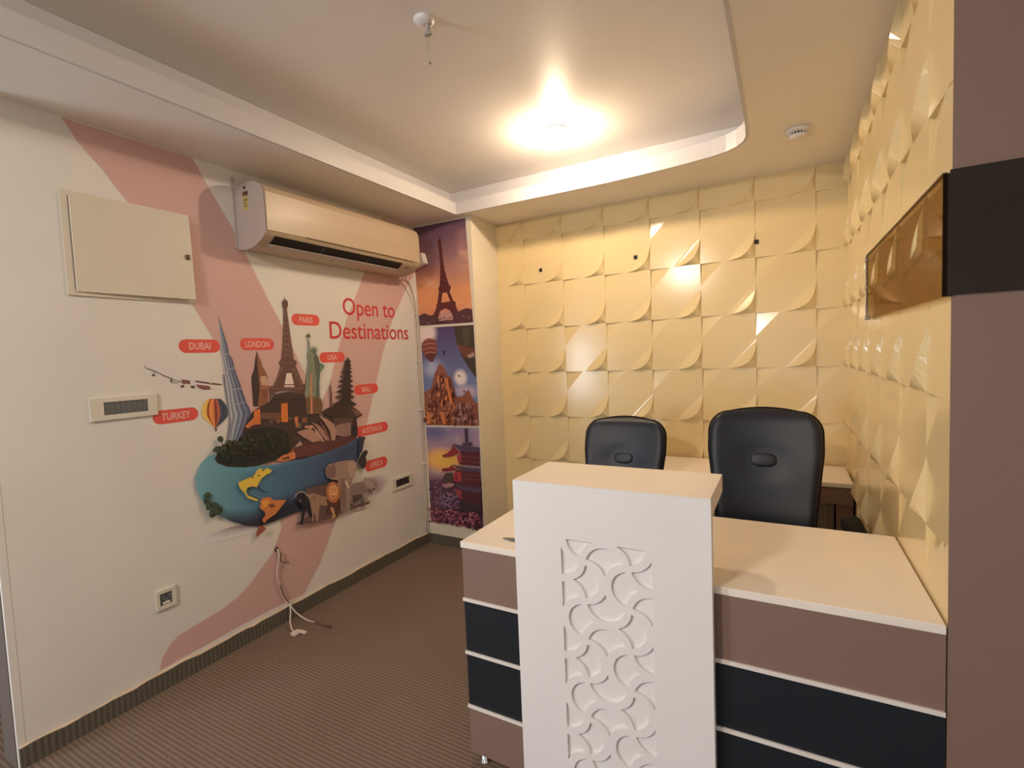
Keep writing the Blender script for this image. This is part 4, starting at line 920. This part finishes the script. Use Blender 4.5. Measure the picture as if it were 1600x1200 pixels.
# ------------------------------------------------------------------ reception counter
ct = thing('reception_counter', 'reception counter with cream top and taupe and navy banded front', 'counter', (XT, YF, 0))
XE = XR - 0.004
obj('countertop', B((XT-0.002, YF-0.004, ZT-0.021), (XE, YTB, ZT), 0.0015), M['cream'], ct)
bands = [(0.5945, 0.7655, 'taupe'), (0.4105, 0.5835, 'navy'), (0.2215, 0.3995, 'navy'), (0.050, 0.2105, 'taupe')]
for z0, z1, mm in bands:
    o = obj('front_panel', B((XT+0.002, YF, z0), (XE, YF+0.018, z1)), M[mm], ct)
    o['label'] = 'dark navy band' if mm == 'navy' else 'taupe band'
for z0 in (0.5835, 0.3995, 0.2105):
    obj('edge_strip', B((XT-0.001, YF-0.006, z0), (XE, YF+0.016, z0+0.011), 0.0008), M['edge'], ct)
obj('side_panel', B((XT, YF+0.0185, 0.05), (XT+0.018, YTB-0.02, ZT-0.0215)), M['taupe'], ct)
for x_ in (1.478, 2.60):
    for y_ in (1.375, 1.85):
        bm = bmesh.new(); lathe(bm, [(0.020, 0.0), (0.020, 0.004), (0.013, 0.010), (0.013, 0.0495)], (x_, y_, 0), 'Z', 18); obj('leg', bm, M['chrome'], ct, smooth=True)

# podium with the carved jali front
pd = thing('podium', 'tall white podium with carved interlaced lattice fixed to the counter front', 'podium', (1.677, 1.295, 0))
PX0, PX1, PY0 = 1.676, 2.237, 1.295
rx0, rx1, rz1 = 1.827, 2.087, 0.866; HX, HZ = 0.130, 0.1165; nrow = 7; rz0 = rz1-HZ*nrow+0.0
def opening_pts():
    """unit opening: ends near u=0 and u=1, round side +v, cusp -v"""
    e0, e1, cu = (0.085, 0.055), (0.915, 0.055), (0.5, -0.255)
    pts = []
    # round side: circle-like arc from e0 over (0.5, 0.385) to e1
    h_ = 0.385-0.055; w_ = (e1[0]-e0[0])/2; r_ = (w_*w_+h_*h_)/(2*h_); cy = 0.385-r_; a0 = math.atan2(e0[1]-cy, -w_); a1 = math.atan2(e1[1]-cy, w_)
    for k in range(15):
        a = a0+(a1-a0)*k/14; pts.append((0.5+r_*math.cos(a), cy+r_*math.sin(a)))
    def bow(p, q_, d, n=7):
        dx, dy = q_[0]-p[0], q_[1]-p[1]; L = math.hypot(dx, dy); nx, ny = dy/L, -dx/L
        return [(p[0]+dx*t_+nx*d*4*t_*(1-t_), p[1]+dy*t_+ny*d*4*t_*(1-t_)) for t_ in [k/n for k in range(1, n)]]
    pts += bow(e1, cu, 0.075*1) ; pts.append(cu); pts += bow(cu, e0, 0.075*1)
    return pts
OP = opening_pts()
# make sure the two cusp sides bow towards the round side
def fix(pts):
    return pts
holes = []
xs0 = rx0+HX*0.5; zs0 = rz1-HZ*0.5
for j in range(-1, nrow+1):
    for i in range(-1, 3):
        par = 1 if (i+j) % 2 == 0 else -1
        A = (xs0+HX*i, zs0-HZ*j)
        # horizontal edge to the right, round side up if par
        holes.append([(A[0]+HX*u, A[1]+par*v*HX*0.95) for u, v in OP])
        # vertical edge downwards, round side right if par
        holes.append([(A[0]+par*v*HX*0.95, A[1]-HZ*u) for u, v in OP])
clipped = []
for h_ in holes:
    pl = h_
    for a, b, c in ((1, 0, rx0), (-1, 0, -rx1), (0, 1, rz0), (0, -1, -rz1)):
        pl = clip(pl, a, b, c)
        if len(pl) < 3: break
    if len(pl) >= 3:
        q_ = []
        for p in pl:
            if not q_ or math.hypot(p[0]-q_[-1][0], p[1]-q_[-1][1]) > 4e-4: q_.append(p)
        if math.hypot(q_[0][0]-q_[-1][0], q_[0][1]-q_[-1][1]) < 4e-4: q_.pop()
        ar = abs(sum(q_[k-1][0]*q_[k][1]-q_[k][0]*q_[k-1][1] for k in range(len(q_))))/2
        if len(q_) >= 3 and ar > 6e-5: clipped.append(q_)
outer_p = [(PX0, 0.004), (PX1, 0.004), (PX1, 1.0225), (PX0, 1.0225)]
bm = bmesh.new(); TH = 0.009
loops = [[Vector((x, z, 0)) for x, z in L] for L in [outer_p]+clipped]; flat = [p for L in [outer_p]+clipped for p in L]
vs = [bm.verts.new((x, PY0, z)) for x, z in flat]
for t_ in tessellate_polygon(loops):
    try: bm.faces.new([vs[i] for i in t_])
    except ValueError: pass
for L in [outer_p]+clipped:
    n = len(L)
    for k in range(n):
        a, b = L[k], L[(k+1) % n]; bm.faces.new([bm.verts.new(p) for p in ((a[0], PY0, a[1]), (b[0], PY0, b[1]), (b[0], PY0+TH, b[1]), (a[0], PY0+TH, a[1]))])
bmesh.ops.remove_doubles(bm, verts=bm.verts, dist=1e-5)
for e in [e for e in bm.edges if abs(e.verts[0].co.x-e.verts[1].co.x) < 1e-6]: pass
obj('carved_panel', bm, M['podium'], pd)
obj('backing_board', B((PX0, PY0+TH, 0.004), (PX1, YF-0.007, 1.0225)), M['podium'], pd)
obj('top_slab', B((PX0, PY0+0.001, 1.0228-0.046), (PX1, 1.562, 1.0235), 0.001), M['cream'], pd) if False else None
bm = bmesh.new(); box(bm, (PX0, YF-0.0065, 1.0235-0.050), (PX1, 1.562, 1.0225)); box(bm, (PX0, PY0, 1.0226), (PX1, 1.562, 1.0245), 0.0006); obj('top_slab', bm, M['cream'], pd)
bm = bmesh.new(); box(bm, (PX0+0.03, YF+0.10, ZT), (PX0+0.048, 1.50, 0.9735)); obj('support', bm, M['cream'], pd)

# small dark sliver lying on the countertop left of the podium
bm = bmesh.new(); prism(bm, [(1.568, 1.408), (1.600, 1.398), (1.68, 1.392), (1.68, 1.414), (1.60, 1.418)], lambda u, v, s: (u, v, ZT+0.0002+0.004*s))
tag(obj('pen', bm, M['switch_dark']), 'slim grey pointed object lying on the countertop left of the podium', 'pen')

# ------------------------------------------------------------------ desk along the back wall
dk = thing('back_desk', 'low cream-topped desk along the cream relief wall behind the chairs', 'desk', (1.70, 2.87, 0))
DZ = 0.708; DX0 = 1.66
obj('desktop', B((DX0, 2.868, DZ-0.022), (XE-0.006, YB-0.024, DZ), 0.0015), M['cream'], dk)
obj('fascia', B((DX0+0.004, 2.872, 0.60), (XE-0.006, 2.888, DZ-0.0225)), M['taupe'], dk)
obj('cabinet', B((2.10, 2.905, 0.03), (2.615, YB-0.03, 0.5995)), M['greypanel'], dk)
for z0 in (0.42, 0.23, 0.04):
    obj('drawer', B((2.105, 2.896, z0), (2.585, 2.9045, z0+0.175), 0.001), M['greypanel'], dk)
obj('side_panel', B((2.622, 2.89, 0.0), (XE-0.006, YB-0.03, 0.5995)), M['taupe'], dk)
obj('side_panel', B((DX0+0.004, 2.90, 0.0), (DX0+0.022, YB-0.03, DZ-0.0225)), M['taupe'], dk)

# ------------------------------------------------------------------ office chairs
def make_chair(label, origin, ztop, rot=0.0):
    """origin: floor point under the seat centre; the chair faces -y (towards the counter)"""
    ch = thing('office_chair', label, 'chair', origin, 'black leather office chairs behind the counter')
    ox, oy = origin[0], origin[1]; dz = ztop-1.105
    H = 0.60; zb = 0.505; yb = 0.225
    def width(v):   # v 0 bottom .. 1 top, half width
        w = 0.180+0.046*min(1, v/0.72)**1.2
        return w
    def outline_half(v):
        # rounded top corners
        w = width(v); r = 0.088
        d = (1-v)*H
        if d < r: w = w-r+math.sqrt(max(0, r*r-(r-d)**2))*1.0
        if v < 0.1: w = w-0.03*(1-v/0.1)**2
        return w
    nu, nv = 28, 34
    def pt(u, v, side):
        """u -1..1"""
        w = outline_half(v); x = u*w
        crown = 0.014*(1-u*u)*(1 if v > 0.8 else 1)
        zz = zb+v*H+(crown if v > 0.85 else 0)*((v-0.85)/0.15 if v > 0.85 else 0)
        lean = yb+0.10*v*v+0.02*v
        cup = -0.030*u*u                      # side wings come forward (towards -y)
        edge = (1-min(1, (1-abs(u))/0.16)) ; et = (1-min(1, (1-v)/0.07)); e = max(edge, et)
        th = 0.036*math.sqrt(max(0, 1-e*e))
        fy = 0
        if side == 0:
            # padding and the button dimple
            du, dv_ = (x)/0.062, (zb+v*H-(zb+0.655*H))/0.042; rr = math.hypot(du, dv_)
            dim = 0.008*math.exp(-max(0, rr-0.9)**2*1.1)
            lum = 0.014*math.exp(-((v-0.22)/0.16)**2)
            fy = -th-lum+dim
        else: fy = th*0.5
        return Vector((ox+x, oy+lean+cup+fy, zz+dz))
    bm = bmesh.new(); vsq = [0+k/nv for k in range(nv+1)]; vsq = vsq[:-1]+[0.985, 0.995, 1.0]; vsq = sorted(set(v for v in vsq))
    usq = [-1+2*k/nu for k in range(nu+1)]; usq = sorted(set(usq+[-0.99, -0.965, 0.965, 0.99]))
    g0 = [[bm.verts.new(pt(u, v, 0)) for u in usq] for v in vsq]; g1 = [[bm.verts.new(pt(u, v, 1)) for u in usq] for v in vsq]
    for G, fl in ((g0, 0), (g1, 1)):
        for a, b in zip(G, G[1:]):
            for k in range(len(usq)-1):
                q_ = (a[k], a[k+1], b[k+1], b[k]); bm.faces.new(q_ if fl == 0 else q_[::-1])
    bmesh.ops.remove_doubles(bm, verts=bm.verts, dist=2e-4)
    be = [e for e in bm.edges if e.is_boundary]
    if be:
        try: bmesh.ops.holes_fill(bm, edges=be, sides=0)
        except Exception: pass
    bk = obj('backrest', bm, M['leather'], ch, smooth=True)
    # piping round the edge
    per = [pt(-1, v, 0) for v in vsq[1:]] + [pt(u, 1.0, 0) for u in usq[1:-1]] + [pt(1, v, 0) for v in vsq[:0:-1]]
    pp = []
    for p in per:
        if not pp or (p-pp[-1]).length > 0.006: pp.append(p)
    bm = bmesh.new(); tube(bm, pp, 0.0048, 8); o = obj('piping', bm, M['plastic_black'], bk, smooth=True)
    # button pad
    c = pt(0, 0.655, 0); bm = bmesh.new(); rings = []
    prof = [(1.0, -0.004), (0.98, 0.007), (0.90, 0.009), (0.75, 0.0105), (0.45, 0.0115), (0.0, 0.012)]
    N = 28
    for s_, hgt_ in prof[:-1]:
        ring = []
        for k in range(N):
            a = 2*PI*k/N; ca, sa = math.cos(a), math.sin(a)
            ex = math.copysign(abs(ca)**0.75, ca)*0.053*s_; ez = math.copysign(abs(sa)**0.75, sa)*0.030*s_
            ring.append(bm.verts.new(c+Vector((ex, 0.004-hgt_+0.25*ez, ez+0.25*(hgt_-0.004)))))
        rings.append(ring)
    for a, b in zip(rings, rings[1:]):
        for k in range(N): bm.faces.new((a[k], a[(k+1) % N], b[(k+1) % N], b[k]))
    bm.faces.new(rings[-1]); obj('button_pad', bm, M['leather'], bk, smooth=True)
    # seat
    bm = bmesh.new(); box(bm, (ox-0.235, oy-0.27, 0.405+dz), (ox+0.235, oy+0.235, 0.500+dz), 0.034, 4); obj('seat', bm, M['leather'], ch, smooth=True)
    # armrests: pad, front and rear struts
    for sg in (-1, 1):
        path = smooth_path([(ox+sg*0.225, oy+0.14, 0.43+dz), (ox+sg*0.285, oy+0.15, 0.50+dz), (ox+sg*0.300, oy+0.12, 0.64+dz), (ox+sg*0.300, oy+0.02, 0.695+dz), (ox+sg*0.300, oy-0.10, 0.690+dz), (ox+sg*0.298, oy-0.17, 0.63+dz), (ox+sg*0.285, oy-0.15, 0.50+dz), (ox+sg*0.225, oy-0.12, 0.425+dz)], 7)
        bm = bmesh.new(); tube(bm, path, 0.019, 10); ar = obj('armrest', bm, M['plastic_black'], ch, smooth=True)
        bm = bmesh.new(); box(bm, (ox+sg*0.305-0.036, oy-0.135, 0.672+dz), (ox+sg*0.305+0.036, oy+0.115, 0.735+dz), 0.028, 5); obj('arm_pad', bm, M['plastic_black'], ar, smooth=True)
    # bracket, column, star base, castors
    obj('back_bracket', B((ox-0.03, oy+0.10, 0.385+dz), (ox+0.03, oy+0.315, 0.404+dz), 0.004), M['plastic_black'], ch)
    bm = bmesh.new(); box(bm, (ox-0.03, oy+0.285, 0.385+dz), (ox+0.03, oy+0.300, 0.62+dz), 0.004); obj('back_bracket', bm, M['plastic_black'], ch)
    bm = bmesh.new(); lathe(bm, [(0.028, 0.075), (0.028, 0.24), (0.016, 0.241), (0.016, 0.404+dz)], (ox, oy, 0), 'Z', 18); obj('gas_column', bm, M['plastic_black'], ch, smooth=True)
    hb = bmesh.new(); lathe(hb, [(0.045, 0.062), (0.045, 0.095), (0.035, 0.105)], (ox, oy, 0), 'Z', 20); hub = obj('hub', hb, M['plastic_black'], ch, smooth=True)
    for k in range(5):
        a = 2*PI*k/5+0.3; d = Vector((math.cos(a), math.sin(a), 0)); c0 = Vector((ox, oy, 0))
        bm = bmesh.new(); tube(bm, [c0+d*0.035+Vector((0, 0, 0.082)), c0+d*0.16+Vector((0, 0, 0.078)), c0+d*0.26+Vector((0, 0, 0.066))], [0.022, 0.018, 0.013], 8); lg = obj('base_leg', bm, M['plastic_black'], ch, smooth=True)
        e = Vector((-d.y, d.x, 0)); c = c0+d*0.265+Vector((0, 0, 0.026)); bm = bmesh.new()
        for s_ in (-1, 1): tube(bm, [c+e*0.006*s_, c+e*0.022*s_], 0.0255, 14)
        tube(bm, [c+Vector((0, 0, 0.02)), c+Vector((0, 0, 0.045))], 0.006, 8); obj('castor', bm, M['plastic_black'], lg, smooth=True)
    return ch
make_chair('larger-looking black leather office chair behind the right half of the counter', (2.318, 2.17, 0), 1.102)
make_chair('black leather office chair farther back, mostly hidden behind the white podium', (1.613, 2.435, 0), 1.012)
